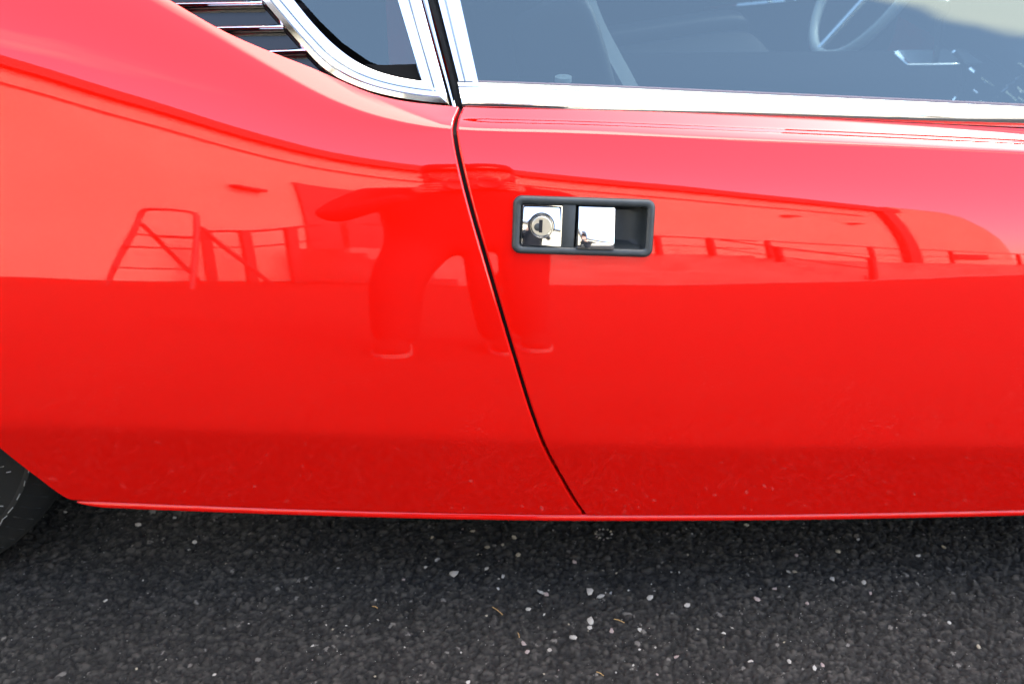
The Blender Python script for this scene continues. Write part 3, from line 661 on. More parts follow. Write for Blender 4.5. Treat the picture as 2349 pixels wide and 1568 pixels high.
# ------------------------------------------------------------------ wheels
def wheel(cx, cy, R_, wdt, lab, sink=0.026):
    wroot = empty('wheel', (cx, cy+wdt/2, R_), parent=car); wroot['label'] = lab
    sd0, sd1 = 0.0, wdt
    rim = 0.20
    prof = [(rim, 0.030), (rim+0.012, 0.012), (rim+0.03, 0.002), (rim+0.055, 0.0), (R_-0.050, 0.004), (R_-0.047, 0.002), (R_-0.043, 0.002), (R_-0.040, 0.005), (R_-0.022, 0.012), (R_-0.010, 0.020), (R_-0.003, 0.032), (R_, 0.05)]
    for g in (0.07, 0.105, 0.14, 0.175):
        if g < wdt-0.05: prof += [(R_, g-0.004), (R_-0.007, g-0.0038), (R_-0.007, g+0.0038), (R_, g+0.004)]
    prof += [(R_, wdt-0.05), (R_-0.01, wdt-0.02), (R_-0.05, wdt), (rim, wdt-0.03), (rim-0.005, wdt-0.03)]
    mb = MB().lathe(prof, (cx, cy, R_-sink), n=120); mb.v = [(p[0], p[1], max(p[2], 0.0012)) for p in mb.v]; ty = mb.build('tyre', M['tyre'], wroot, smooth=True, sharp=35)
    rb_ = MB()
    for k in range(90):   # fine radial ribs on the shoulder
        a = 2*math.pi*k/90; u = np.array((math.cos(a), 0, math.sin(a))); c0 = np.array((cx, cy, R_-sink))
        if c0[2]+u[2]*R_ < 0.01: continue
        rb_.tube([c0+u*(R_-0.036)+np.array((0, 0.0062, 0)), c0+u*(R_-0.012)+np.array((0, 0.0182, 0))], 0.0011, 5)
    tag(rb_.build('shoulder_ribs', M['tyre'], wroot, smooth=True), kind='stuff')
    # moulded serration dashes on the sidewall
    mk = MB()
    for k in range(150):
        a = 2*math.pi*(k+0.5*random.random())/150; r0 = R_-0.045
        if random.random() < 0.25: continue
        l_ = random.uniform(0.004, 0.0075); tilt = random.uniform(-0.25, 0.25)
        u = np.array((math.cos(a), 0, math.sin(a))); t_ = np.array((-math.sin(a), 0, math.cos(a)))
        c = np.array((cx, cy+0.0015, R_-sink))+u*r0; d_ = t_*math.cos(tilt)+u*math.sin(tilt)
        mk.tube([c-d_*l_, c+d_*l_], 0.0007, 5)
    for ring in range(5):
        for k in range(110):
            if random.random() < 0.6: continue
            a = 2*math.pi*(k+random.random()*0.4)/110; r0 = R_-0.058-0.010*ring
            u = np.array((math.cos(a), 0, math.sin(a))); t_ = np.array((-math.sin(a), 0, math.cos(a)))
            c = np.array((cx, cy+0.0020, R_-sink))+u*r0; d_ = u*0.8+t_*0.6
            mk.tube([c-d_*0.003, c+d_*0.003], 0.0007, 5)
    tag(mk.build('moulded_marks', M['tyre_mark'], wroot, smooth=True), kind='stuff')
    rm = MB().lathe([(rim, 0.03), (rim-0.006, 0.024), (rim-0.015, 0.03), (rim-0.02, 0.06), (0.15, 0.075), (0.06, 0.05), (0.05, 0.03), (0.001, 0.028)], (cx, cy, R_-sink), n=64).build('rim', M['brushed'], wroot, smooth=True)
    for k in range(5):
        a = 2*math.pi*k/5; MB().box((cx+0.115*math.cos(a), cy+0.052, R_-sink+0.115*math.sin(a)), (0.13, 0.03, 0.05), np.array(Matrix.Rotation(-a, 3, 'Y'))).build('spoke', M['brushed'], wroot, bevel=0.006)
    return wroot
TR = 0.352
te = on_plane(np.array([122.0, 0.0]), np.array([1160.0, 1318.0]), (0, 0.11, 0), (0, 1, 0))
WCX = te[0, 0]-math.sqrt(max(TR**2-(te[0, 2]-TR+0.026)**2, 0))
print('tyre edge pts', te, 'WCX', WCX)
wheel(WCX, 0.088, TR, 0.235, 'black rear tyre showing behind the quarter panel')
wheel(1.53, 0.085, 0.325, 0.20, 'front wheel of the red car')
wheel(WCX, 1.80-0.323, TR, 0.235, 'far rear wheel'); wheel(1.53, 1.80-0.285, 0.325, 0.20, 'far front wheel')
# dark inner arch and underbody
V = [(WCX+0.365*math.cos(a), y_, TR+0.005+0.365*math.sin(a)) for a in np.linspace(-0.35, math.pi+0.2, 40) for y_ in (0.15, 0.38)]
obj('wheel_arch_liner', V, [(2*i, 2*i+1, 2*i+3, 2*i+2) for i in range(39)], M['black'], car)
MB().box((0.25, 0.9, 0.19), (3.6, 1.2, 0.03)).build('underbody', M['black'], car)
mb = MB(); mb.box((0.42, 0.075, 0.185), (1.55, 0.02, 0.05)); mb.build('inner_sill', M['black'], car)

# ------------------------------------------------------------------ rest of the shell: roof, far side, decks
xx = np.linspace(-1.70, 2.2, 90)
def far_side():
    zt = np.where(xx < 1.0, zt_f(xx), zt_front(xx)); zb = np.maximum(zb_f(xx), np.where(xx < -0.4, zb_rear(xx), spline(fwx, fwz, np.maximum(xx, 1.05))*(xx > 1.05)))
    T_ = np.linspace(0, 1, 30); X = np.repeat(xx[:, None], 30, 1); Z = zb[:, None]+(zt-zb)[:, None]*T_
    P, Nn = surf(X, Z); P = P.copy(); P[..., 1] = 1.80-P[..., 1]; Nn = Nn*np.array((1, -1, 1)); pn = Panel(); pn.grid(P, Nn, flip=True); pn.build('far_side_panel', M['red'], car)
    return P[:, -1]
fs = far_side()
def deck(name, x0, x1, crown):
    X = np.linspace(x0, x1, 30); zt = np.where(X < 1.0, zt_f(X), zt_front(X)); P, _ = surf(X, zt); T_ = np.linspace(0, 1, 24); V = []
    for p in P:
        for t_ in T_:
            V.append((p[0], p[1]*(1-t_)+(1.80-p[1])*t_, p[2]-0.002+crown*4*t_*(1-t_)))
    ix = np.arange(len(V)).reshape(30, 24)
    obj(name, np.array(V), [(ix[i, j], ix[i+1, j], ix[i+1, j+1], ix[i, j+1]) for i in range(29) for j in range(23)], M['red'], car, sharp=None)
deck('bonnet', 1.35, 2.2, 0.05); deck('engine_cover', -1.70, -0.75, 0.02)
MB().box((2.21, 0.9, 0.38), (0.03, 1.55, 0.36)).build('nose_panel', M['red'], car, bevel=0.01)
MB().box((-1.71, 0.9, 0.48), (0.03, 1.5, 0.5)).build('tail_panel', M['red'], car, bevel=0.01)
# roof on the greenhouse plane
zr = 1.02; yr = gp[1]+(zr-gp[2])*math.tan(GE)
V = []
for x in np.linspace(-0.35, 0.55, 20):
    for t_ in np.linspace(0, 1, 20):
        V.append((x, yr*(1-t_)+(1.80-yr)*t_, zr+0.06*4*t_*(1-t_)*0.8+0.03*(1-((x-0.1)/0.45)**2)))
ix = np.arange(400).reshape(20, 20)
obj('roof', np.array(V), [(ix[i, j], ix[i+1, j], ix[i+1, j+1], ix[i, j+1]) for i in range(19) for j in range(19)], M['red'], car, sharp=None)
for yy, s_ in ((yr, 1), (1.80-yr, -1)):
    yb_ = gp[1] if s_ == 1 else 1.80-gp[1]
    MB().tube([(0.53, yy, zr+0.01), (1.30, yb_, zbelt-0.02)], 0.022, 8).build('windscreen_pillar', M['red'], car, smooth=True)
    MB().tube([(-0.33, yy, zr+0.01), (-0.80, yb_, zbelt+0.1)], 0.025, 8).build('rear_pillar', M['red'], car, smooth=True)
ws = np.array([(0.55, yr, zr+0.03), (0.55, 1.80-yr, zr+0.03), (1.30, 1.80-gp[1], zbelt-0.02), (1.30, gp[1], zbelt-0.02)])
obj('windscreen', ws, [(0, 1, 2, 3)], M['glass'], car, smooth=False)
fg = np.array([(-0.02, 1.80-gp[1], zbelt), (1.25, 1.80-gp[1], zbelt), (0.55, 1.80-yr, zr), (-0.2, 1.80-yr, zr)])
obj('far_window_pane', fg, [(0, 1, 2, 3)], M['glass'], car, smooth=False)

# ------------------------------------------------------------------ cabin
cab = M['leather']
def soft(name, c, size, rot=(0, 0, 0), m=cab, parent=car, r=0.35, lv=2):
    o = MB().box((0, 0, 0), size).build(name, m, None)
    bm = bmesh.new(); bm.from_mesh(o.data); bmesh.ops.subdivide_edges(bm, edges=bm.edges[:], cuts=2, use_grid_fill=True); bm.to_mesh(o.data); bm.free()
    o.data.polygons.foreach_set('use_smooth', [True]*len(o.data.polygons))
    md = o.modifiers.new('subsurf', 'SUBSURF'); md.levels = lv; md.render_levels = lv
    o.parent = parent; o.location = np.array(c)-LOC[parent]; o.rotation_euler = [R(a) for a in rot]; LOC[o] = np.array(c, float)
    return o
def seat(y):
    s_ = empty('seat', (0.35, y, 0.22), parent=car); s_['label'] = 'black leather bucket seat'
    soft('seat_cushion', (0.42, y, 0.30), (0.52, 0.44, 0.15), (0, -8, 0), parent=s_)
    soft('backrest', (0.10, y, 0.56), (0.13, 0.44, 0.58), (0, -16, 0), parent=s_)
    soft('headrest', (-0.01, y, 0.84), (0.10, 0.26, 0.18), (0, -12, 0), parent=s_)
    for s2 in (-1, 1):
        soft('side_bolster', (0.16, y+0.19*s2, 0.52), (0.12, 0.08, 0.48), (0, -16, 0), parent=s_)
        soft('thigh_bolster', (0.42, y+0.20*s2, 0.34), (0.48, 0.08, 0.13), (0, -8, 0), parent=s_)
seat(0.50); seat(1.28)
MB().box((0.5, 0.9, 0.215), (1.5, 1.5, 0.02)).build('cabin_floor', M['carpet'], car)
MB().box((-0.22, 0.9, 0.46), (0.04, 1.05, 0.52)).build('cabin_bulkhead', M['carpet'], car)
soft('centre_console', (0.55, 0.89, 0.36), (1.05, 0.20, 0.26), m=M['carpet'])
soft('dashboard', (1.10, 0.9, 0.54), (0.26, 1.22, 0.22))
soft('far_door_card', (0.50, 1.66, 0.45), (1.15, 0.06, 0.48))
soft('near_door_card', (0.50, 0.155, 0.42), (1.15, 0.05, 0.46), m=M['carpet'])
soft('far_armrest', (0.52, 1.62, 0.46), (0.5, 0.07, 0.06))
MB().tube([(0.58, 1.615, 0.405), (0.60, 1.60, 0.41), (0.78, 1.60, 0.425), (0.80, 1.615, 0.425)], 0.007, 8).build('far_door_pull', M['chrome'], car, smooth=True)
st = empty('steering_wheel', (0.84, 1.22, 0.57), parent=car)
ctr = np.array((0.84, 1.22, 0.57)); ax = np.array((-0.86, 0, 0.5)); ax /= np.linalg.norm(ax); e1 = np.array((0, 1.0, 0)); e2 = np.cross(ax, e1)
MB().tube([ctr+0.185*(math.cos(a)*e1+math.sin(a)*e2) for a in np.linspace(0, 2*math.pi, 49)[:-1]], 0.011, 10, closed=True).build('rim', mat('leather_rim_sheen', (0.40, 0.43, 0.41), 0.4), st, smooth=True)  # leather rim with its bright sheen put into the pale base colour
MB().tube([ctr, ctr-ax*0.05, ctr-ax*0.30], (0.04, 0.045, 0.03), 14).build('hub', M['black'], st, smooth=True)
for a in (0, 180, 270 if e2[2] > 0 else 90):
    d_ = math.cos(R(a))*e1+math.sin(R(a))*e2; MB().tube([ctr-ax*0.02+d_*0.03, ctr+d_*0.18], 0.009, 8).build('spoke', M['brushed'], st, smooth=True)
# gear gate and switches on the console
cons = empty('shift_gate', (0.86, 0.89, 0.49), parent=car); cons['label'] = 'chrome shift gate, lever and toggle switches on the console'
MB().box((0.86, 0.89, 0.492), (0.14, 0.09, 0.006)).build('gate_plate', M['chrome'], cons, bevel=0.002)
MB().tube([(0.86, 0.89, 0.49), (0.85, 0.885, 0.57)], 0.006, 8).build('lever', M['chrome'], cons, smooth=True)
MB().lathe([(0.001, 0.018), (0.011, 0.014), (0.016, 0.0), (0.011, -0.014), (0.001, -0.018)], (0.85, 0.885, 0.585), 'z', 20).build('knob', M['black_gloss'], cons, smooth=True)
tg = [(2228, 160, 4, 4), (2235, 210, 3, 2), (2280, 225, 12, -14), (2300, 200, 10, -16), (2320, 185, 10, -14), (2335, 176, 9, -12), (2262, 186, 22, 14), (2316, 218, 18, 16), (2340, 205, 12, 10), (2255, 236, 16, 12), (2330, 236, 8, -8), (2342, 228, 10, 8), (2305, 242, 10, 2), (2344, 150, 16, 10)]
for X, Y, dX, dY in tg:
    pq = on_plane(np.array([X-dX/2., X+dX/2.]), np.array([Y-dY/2., Y+dY/2.]), (0, 0.765, 0), (0, 1, 0)); pq[1, 1] -= 0.012
    MB().tube(pq, (0.0034, 0.0028), 8).build('toggle', M['chrome'], cons, smooth=True)
MB().tube(resample(on_plane(np.array([2188., 2203, 2213, 2212, 2200, 2183]), np.array([118., 138, 160, 188, 214, 240]), (0, 0.74, 0), (0, 1, 0)), 20), 0.0036, 8).build('console_trim_strip', M['chrome'], cons, smooth=True)
# lock knob and seat belt
lk = G([(1292, 176)], -0.03)[0]
MB().lathe([(0.003, -0.06), (0.003, -0.008), (0.010, -0.006), (0.010, 0.0), (0.001, 0.001)], lk, 'z', 14).build('lock_knob', M['ivory'], car, smooth=True)
bel = empty('seat_belt', (0.05, 0.3, 0.5), parent=car)
bp_ = on_plane(np.array([1290., 1335, 1368, 1405, 1445, 1480]), np.array([-160., -40, 50, 122, 195, 270]), (0, 0.30, 0), (0, 1, 0)); bq = resample(bp_, 24)
V = np.concatenate([bq+np.array((0.009, 0.008, 0.0)), bq-np.array((0.009, 0.008, 0.0))]); V = np.concatenate([V, V+np.array((0.0, 0.0015, 0.0015))])
obj('webbing', V, [(i, i+1, 25+i, 24+i) for i in range(23)]+[(48+i, 72+i, 73+i, 49+i) for i in range(23)], mat('grey_belt_webbing', (0.30, 0.31, 0.30), 0.7), bel)

# ------------------------------------------------------------------ stones and straw on the asphalt
protos = []
for k in range(6):
    bm = bmesh.new(); bmesh.ops.create_icosphere(bm, subdivisions=1, radius=1.0)
    for v in bm.verts: v.co = Vector((v.co.x*random.uniform(0.7, 1.3), v.co.y*random.uniform(0.6, 1.1), v.co.z*random.uniform(0.35, 0.6)))
    me = bpy.data.meshes.new('stone'); bm.to_mesh(me); bm.free(); protos.append(me)
pm = {}
def stone(x, y, r, mk):
    k = random.randrange(6)
    if (k, mk) not in pm:
        me = protos[k].copy(); me.materials.append(M[mk]); pm[(k, mk)] = me
    o = bpy.data.objects.new('stone', pm[(k, mk)]); col.objects.link(o); o.parent = ground
    o.location = (x, y, gz(x, y)+r*0.12); o.scale = (r, r*random.uniform(0.7, 1.0), r*random.uniform(0.5, 0.8)); o.rotation_euler = (random.uniform(-.3, .3), random.uniform(-.3, .3), random.uniform(0, 6.3))
def gpt(X, Y): p = on_plane(np.array([X]), np.array([Y]), (0, 0, 0), (0, 0, 1.0))[0]; return p
# (source pixels x, y, radius in source px, tint)
ST = [(1203, 1537, 15, 'chip'), (1248, 1578, 17, 'chip'), (1340, 1505, 10, 'chip3'), (1383, 1585, 9, 'chip'), (1338, 1562, 10, 'chip'), (1414, 1477, 11, 'chip3'), (1425, 1526, 10, 'chip3'), (1382, 1497, 8, 'chip3'), (1489, 1625, 14, 'chip'), (1503, 1635, 10, 'chip2'), (1621, 1627, 15, 'chip'), (1652, 1639, 12, 'chip'), (1681, 1628, 8, 'chip'), (1787, 1643, 12, 'chip'), (1890, 1663, 12, 'chip'), (1624, 1707, 16, 'chip'), (1622, 1725, 9, 'chip'), (1576, 1751, 14, 'chip'), (1682, 1733, 9, 'chip2'), (1762, 1729, 10, 'chip'), (1452, 1674, 9, 'chip'), (1440, 1770, 10, 'chip2'), (1511, 1786, 9, 'chip'), (1289, 1874, 10, 'chip'), (1450, 1793, 8, 'chip2'), (1860, 1802, 10, 'chip2'), (1370, 1618, 7, 'chip'), (1188, 1478, 8, 'chip3'), (1300, 1460, 10, 'chip3'), (1580, 1545, 9, 'chip2'), (2083, 1647, 12, 'chip2'), (2130, 1618, 9, 'chip2'), (2185, 1570, 10, 'chip3'), (2190, 1525, 9, 'chip2'), (2305, 1515, 11, 'chip3'), (2288, 1590, 10, 'chip'), (2375, 1602, 10, 'chip'), (2393, 1627, 10, 'chip2'), (2540, 1467, 8, 'chip2'), (2525, 1528, 9, 'chip'), (2595, 1505, 10, 'chip3'), (2360, 1480, 8, 'chip'), (2052, 1444, 9, 'chip3'), (2168, 1572, 8, 'chip'), (2240, 1836, 10, 'chip'), (2262, 1826, 9, 'chip2'), (2170, 1818, 9, 'chip'), (2065, 1815, 9, 'chip'), (1990, 1740, 7, 'chip'), (2690, 1780, 8, 'chip3'), (2610, 1712, 8, 'chip'), (2220, 1658, 7, 'chip2'), (380, 1441, 12, 'chip'), (535, 1489, 9, 'chip'), (480, 1420, 7, 'chip'), (180, 1408, 7, 'chip'), (290, 1650, 8, 'chip'), (590, 1855, 6, 'chip'), (520, 1510, 6, 'chip'), (1170, 1560, 7, 'chip'), (1110, 1595, 7, 'chip2'), (930, 1560, 6, 'chip'), (1040, 1700, 6, 'chip'), (860, 1775, 6, 'chip')]
for X, Y, r_, mk in ST:
    p = gpt(X*2349/2816, Y*2349/2816); stone(p[0], p[1], r_*0.00048, mk)
for k in range(12):   # chips ringed together near the sill
    a = 2*math.pi*k/12; p = gpt((1660+22*math.cos(a))*2349/2816, (1468+14*math.sin(a))*2349/2816); stone(p[0], p[1], 0.0022, random.choice(('chip', 'chip2', 'chip3')))
for k in range(64):
    X = random.gauss(1500, 520); Y = random.uniform(1440, 1880)
    if not 150 < X < 2800: continue
    p = gpt(X*2349/2816, Y*2349/2816); stone(p[0], p[1], random.uniform(0.0012, 0.0024), random.choice(('chip', 'chip', 'chip2', 'chip3')))
# uncountable fine grit
mb = MB()
for k in range(1800):
    x_, y_ = random.uniform(-0.75, 1.0), random.uniform(-0.25, 0.33); r_ = random.uniform(0.0004, 0.0010); z_ = gz(x_, y_)
    a = random.uniform(0, 6.28); q = [(x_+r_*math.cos(a+b_), y_+r_*math.sin(a+b_), z_) for b_ in (0, 2.1, 4.2)]
    mb.add(q+[(x_, y_, z_+r_*1.1)], [(0, 1, 3), (1, 2, 3), (2, 0, 3)])
grit = mb.build('grit', M['chip'], ground); tag(grit, kind='stuff')
for (X, Y, X2, Y2, lab) in [(1688, 1703, 1717, 1714, 'golden straw bit lying right of the white chips below the door seam'), (1024, 1668, 1039, 1674, 'short orange straw bit on the asphalt left of centre'), (1354, 1670, 1382, 1692, 'thin greyish grass stem lying diagonally on the asphalt'), (1424, 1741, 1428, 1755, 'tiny pale straw standing upright in the picture near the bottom'), (1640, 1848, 1660, 1860, 'pale bent grass stem near the lower edge of the picture')]:
    a, b_ = gpt(X*2349/2816, Y*2349/2816), gpt(X2*2349/2816, Y2*2349/2816); c = (a+b_)/2+np.array((0.0003, 0.0006, 0.001))
    a[2] += 0.0016; b_[2] += 0.0022; c[2] = 0.0024
    s_ = MB().tube(resample(np.array([a, c, b_]), 7), 0.00055, 6).build('dry_grass_stem', M['straw'], None, smooth=True, loc=a)
    tag(s_, lab, 'straw', 'straw bits on the asphalt')

# ------------------------------------------------------------------ the hall: wall, fascia, dock, steps, rails
hall = empty('hall', (*Wp(0, 0, 0)[:2], 0), 'long cream hall with dark fascia mirrored in the car paint', 'building')
mb = MB(); wbox(mb, -22, 10.0, -9, 0, 0, EAVE); mb.build('wall', M['wall'], hall)
mb = MB(); wbox(mb, -22.2, 10.2, -0.2, 0.22, EAVE, EAVE+0.42); wbox(mb, -22.2, 10.2, -9.2, -0.2, EAVE+0.003, EAVE+0.38); mb.build('fascia', M['dark'], hall)
MB().tube([Wp(t_, 0.05, 4.75+0.02*math.sin(t_)) for t_ in np.linspace(-20, 8.8, 40)], 0.025, 6).build('conduit', M['dark'], hall)
MB().tube([Wp(t_, 0.04, 2.2) for t_ in np.linspace(-16, -6, 20)], 0.012, 6).build('cable', M['dark'], hall)
mb = MB(); wbox(mb, -2.55, -0.2, 0.0, 0.06, 1.0, 3.8); mb.build('roller_door', M['rolldoor'], hall)
mb = MB(); wbox(mb, 9.5, 9.9, 0.0, 0.20, 0, EAVE); mb.build('downpipe', M['dark'], hall)
for t_, z_ in ((-3.05, 3.15), (6.3, 4.1), (8.2, 3.9)):
    mb = MB(); wbox(mb, t_-0.14, t_+0.14, 0.0, 0.2, z_, z_+0.10); mb.build('wall_lamp', M['dark'], hall, bevel=0.02)
# rounded end bay
bay = empty('end_bay', (*Wp(11, 0, 0)[:2], 0), 'cream end bay with rounded roof corner at the hall, mirrored in the door', 'building')
prof = [(10.25, 0), (10.25, 6.1), (12.3, 6.15), (13.1, 5.8), (13.8, 4.7), (14.2, 3.2), (14.4, 1.6), (14.5, 0)]
V = [Wp(t_, 0.0, z_) for t_, z_ in prof]+[Wp(t_, -9.0, z_) for t_, z_ in prof]; k = len(prof)
obj('wall', np.array(V), [tuple(range(k)), tuple(range(2*k-1, k-1, -1))]+[(i, i+k, i+k+1, i+1) for i in range(k-1)], M['wall'], bay, sharp=60)
mb = MB(); wbox(mb, 11.4, 12.9, 0.0, 0.1, 1.15, 1.6); mb.build('vent_slot', M['dark'], bay)
ap = [Wp(-2.6, 0.0, 0.004), Wp(15, 0.0, 0.004), Wp(15, 2.2, 0.004), Wp(3.6, 3.3, 0.004), Wp(-2.6, 3.3, 0.004)]
tag(obj('apron', ap, [(0, 1, 2, 3, 4)], M['concrete'], smooth=False), 'pale concrete apron in front of the hall', kind='structure')
# dock platform with wide steps
dock = empty('dock_steps', (*Wp(0, 1.5, 0)[:2], 0), 'concrete dock with wide steps in front of the hall', 'steps')
for k in range(6):
    mb = MB(); z1 = 1.15-0.19*k; wbox(mb, -2.7, 3.4, 0.0 if k == 0 else 1.2+0.34*(k-1), 1.2+0.34*k, 0, z1); mb.build('step', M['concrete'], dock, bevel=0.012)
ramp = empty('ramp', (*Wp(6.5, 0.8, 0)[:2], 0), 'long concrete ramp sloping along the hall wall', 'ramp')
V = [Wp(3.41, 0.01, 0), Wp(3.41, 1.5, 0), Wp(3.41, 1.5, 1.0), Wp(3.41, 0.01, 1.0), Wp(14, 0.01, 0), Wp(14, 1.5, 0), Wp(14, 1.5, 0.5), Wp(14, 0.01, 0.5)]
obj('ramp_slab', np.array(V), [(0, 1, 2, 3), (4, 7, 6, 5), (0, 4, 5, 1), (1, 5, 6, 2), (2, 6, 7, 3), (3, 7, 4, 0)], M['concrete'], ramp, smooth=False)
def railing(name, pts, hgt, lab, posts=(0.0, 0.5, 1.0), mid=True, pr=0.05, to_ground=False):
    r_ = empty(name, pts[0], lab, 'railing', 'dark handrails at the dock')
    P = np.array(pts, float); Q = resample(P, 30) if len(P) > 2 else np.array([P[0]*(1-a)+P[1]*a for a in np.linspace(0, 1, 30)])
    MB().tube(Q+np.array((0, 0, hgt)), 0.032, 8).build('handrail', M['rail'], r_, smooth=True)
    if mid: MB().tube(Q+np.array((0, 0, hgt*0.5)), 0.022, 6).build('mid_rail', M['rail'], r_, smooth=True)
    for a in posts:
        q = Q[int(round(a*29))].copy(); h0 = hgt
        if to_ground: h0 = hgt+q[2]; q[2] = 0
        MB().box(q+np.array((0, 0, h0/2)), (pr*1.6, pr*1.6, h0), WM).build('post', M['rail'], r_)
railing('stair_railing', [(-2.32, -7.9, 0.55), (-1.95, -7.8, 0.60), (-1.25, -7.9, 0.95)], 0.95, 'dark handrail by the left end of the dock next to the stepladder', (0.0, 0.33, 0.72), pr=0.058, to_ground=True)
railing('stair_railing', [Wp(3.1, 0.6, 1.15), Wp(3.3, 3.0, 0.0)], 0.95, 'dark handrail running down the right side of the dock steps', (0.0, 0.5, 1.0), pr=0.055)
railing('ramp_railing', [Wp(3.5, 1.4, 0.98), Wp(14.0, 1.4, 0.5)], 0.95, 'long dark handrail along the ramp', (0.0, 0.25, 0.5, 0.75, 1.0))
railing('dock_railing', [Wp(0.2, 1.15, 1.15), Wp(3.3, 1.35, 1.05)], 0.85, 'thin dark railing along the front of the dock right of the person', (0.35, 0.7))
railing('dock_railing', [Wp(-2.6, 1.1, 1.15), Wp(-1.6, 1.1, 1.15)], 0.9, 'short dark railing on the dock beside the roller door', (0.0, 1.0), pr=0.09)
# stepladder with hoop
lad = empty('stepladder', (-2.02, -6.0, 0), 'aluminium stepladder with rounded hand hoop standing before the hall', 'ladder')
lx, ly = -2.06, -6.0; cA, sA = math.cos(R(27)), math.sin(R(27))
def LP(a, b_, z_): return np.array((lx+a*cA-b_*sA, ly+a*sA+b_*cA, z_))
hp_ = [LP(-0.40, 0.35, 0), LP(-0.27, 0.06, 1.35), LP(-0.25, 0.02, 1.56), LP(-0.20, 0.0, 1.66), LP(0.0, 0.0, 1.68), LP(0.20, 0.0, 1.66), LP(0.25, 0.02, 1.56), LP(0.27, 0.06, 1.35), LP(0.40, 0.35, 0)]
MB().tube(resample(np.array(hp_), 60), 0.026, 8).build('front_frame', M['alu'], lad, smooth=True)
for s_ in (-1, 1): MB().tube([LP(0.27*s_, 0.02, 1.35), LP(0.36*s_, -0.62, 0.0)], 0.026, 8).build('rear_leg', M['alu'], lad, smooth=True)
for z_ in (0.42, 0.86):
    w_ = 0.40-0.13*z_/1.35; MB().box(LP(0, 0.35-0.29*z_/1.35, z_), (2*w_, 0.08, 0.03), np.array(((cA, -sA, 0), (sA, cA, 0), (0, 0, 1)))).build('tread', M['alu'], lad)
MB().box(LP(0, -0.02, 1.12), (0.54, 0.22, 0.03), np.array(((cA, -sA, 0), (sA, cA, 0), (0, 0, 1)))).build('platform', M['alu'], lad)
# far hills
hx = np.linspace(-2600, 3200, 120); V = []; F = []
for i, x_ in enumerate(hx):
    hgt = 120+90*math.sin(x_*0.0021+1)+55*math.sin(x_*0.0063)+25*math.sin(x_*0.017+2)
    V += [(x_, -2400, -2), (x_, -2900, hgt), (x_, -3600, -2)]
for i in range(119): F += [(3*i, 3*i+3, 3*i+4, 3*i+1), (3*i+1, 3*i+4, 3*i+5, 3*i+2)]
tag(obj('hills', V, F, M['hill'], sharp=None), 'distant low hills behind the yard', kind='structure')

# ------------------------------------------------------------------ the photographer mirrored in the paint
def skin_body(name, J, edges, mt, parent, root, sub=2):
    names = list(J); me = bpy.data.meshes.new(name)
    me.from_pydata([tuple(np.array(J[n][0])-LOC[parent]) for n in names], [(names.index(a), names.index(b_)) for a, b_ in edges], [])
    o = bpy.data.objects.new(name, me); col.objects.link(o); o.parent = parent; o.location = (0, 0, 0); LOC[o] = LOC[parent]
    o.modifiers.new('skin', 'SKIN'); sv = me.skin_vertices[0].data
    for i, n in enumerate(names): sv[i].radius = J[n][1] if isinstance(J[n][1], tuple) else (J[n][1], J[n][1]); sv[i].use_root = (n == root)
    o.modifiers['skin'].use_smooth_shade = True
    md = o.modifiers.new('subsurf', 'SUBSURF'); md.levels = sub; md.render_levels = sub
    me.materials.append(mt); return o
per = empty('person', (0.0, -1.45, 0), 'person in dark clothes and cap stooping with a camera, mirrored in the paint', 'person')
J = {'pel': ((0.0, -1.50, 0.80), (0.19, 0.15)), 'wst': ((0.0, -1.47, 0.92), (0.20, 0.16)), 'chs': ((0.0, -1.41, 1.02), (0.21, 0.14)), 'nk': ((0.0, -1.32, 1.12), 0.065),
     'hl': ((-0.12, -1.48, 0.68), 0.105), 'kl': ((-0.185, -1.42, 0.42), 0.082), 'al': ((-0.20, -1.42, 0.08), 0.072),
     'hr': ((0.09, -1.48, 0.68), 0.105), 'kr': ((0.075, -1.43, 0.42), 0.085), 'ar': ((0.09, -1.45, 0.08), 0.074),
     'sl': ((-0.22, -1.38, 1.05), 0.070), 'el': ((-0.335, -1.30, 0.84), 0.050), 'wl': ((-0.11, -1.17, 1.00), 0.034),
     'sr': ((0.22, -1.38, 1.05), 0.070), 'er': ((0.33, -1.30, 0.85), 0.050), 'wr': ((0.11, -1.17, 1.01), 0.034)}
J['fl'] = ((-0.20, -1.42, 0.035), 0.060); J['fr'] = ((0.09, -1.45, 0.035), 0.060)
ED = [('al', 'fl'), ('ar', 'fr'), ('pel', 'wst'), ('wst', 'chs'), ('chs', 'nk'), ('pel', 'hl'), ('hl', 'kl'), ('kl', 'al'), ('pel', 'hr'), ('hr', 'kr'), ('kr', 'ar'), ('chs', 'sl'), ('sl', 'el'), ('el', 'wl'), ('chs', 'sr'), ('sr', 'er'), ('er', 'wr')]
skin_body('body', J, ED, M['jacket'], per, 'pel')
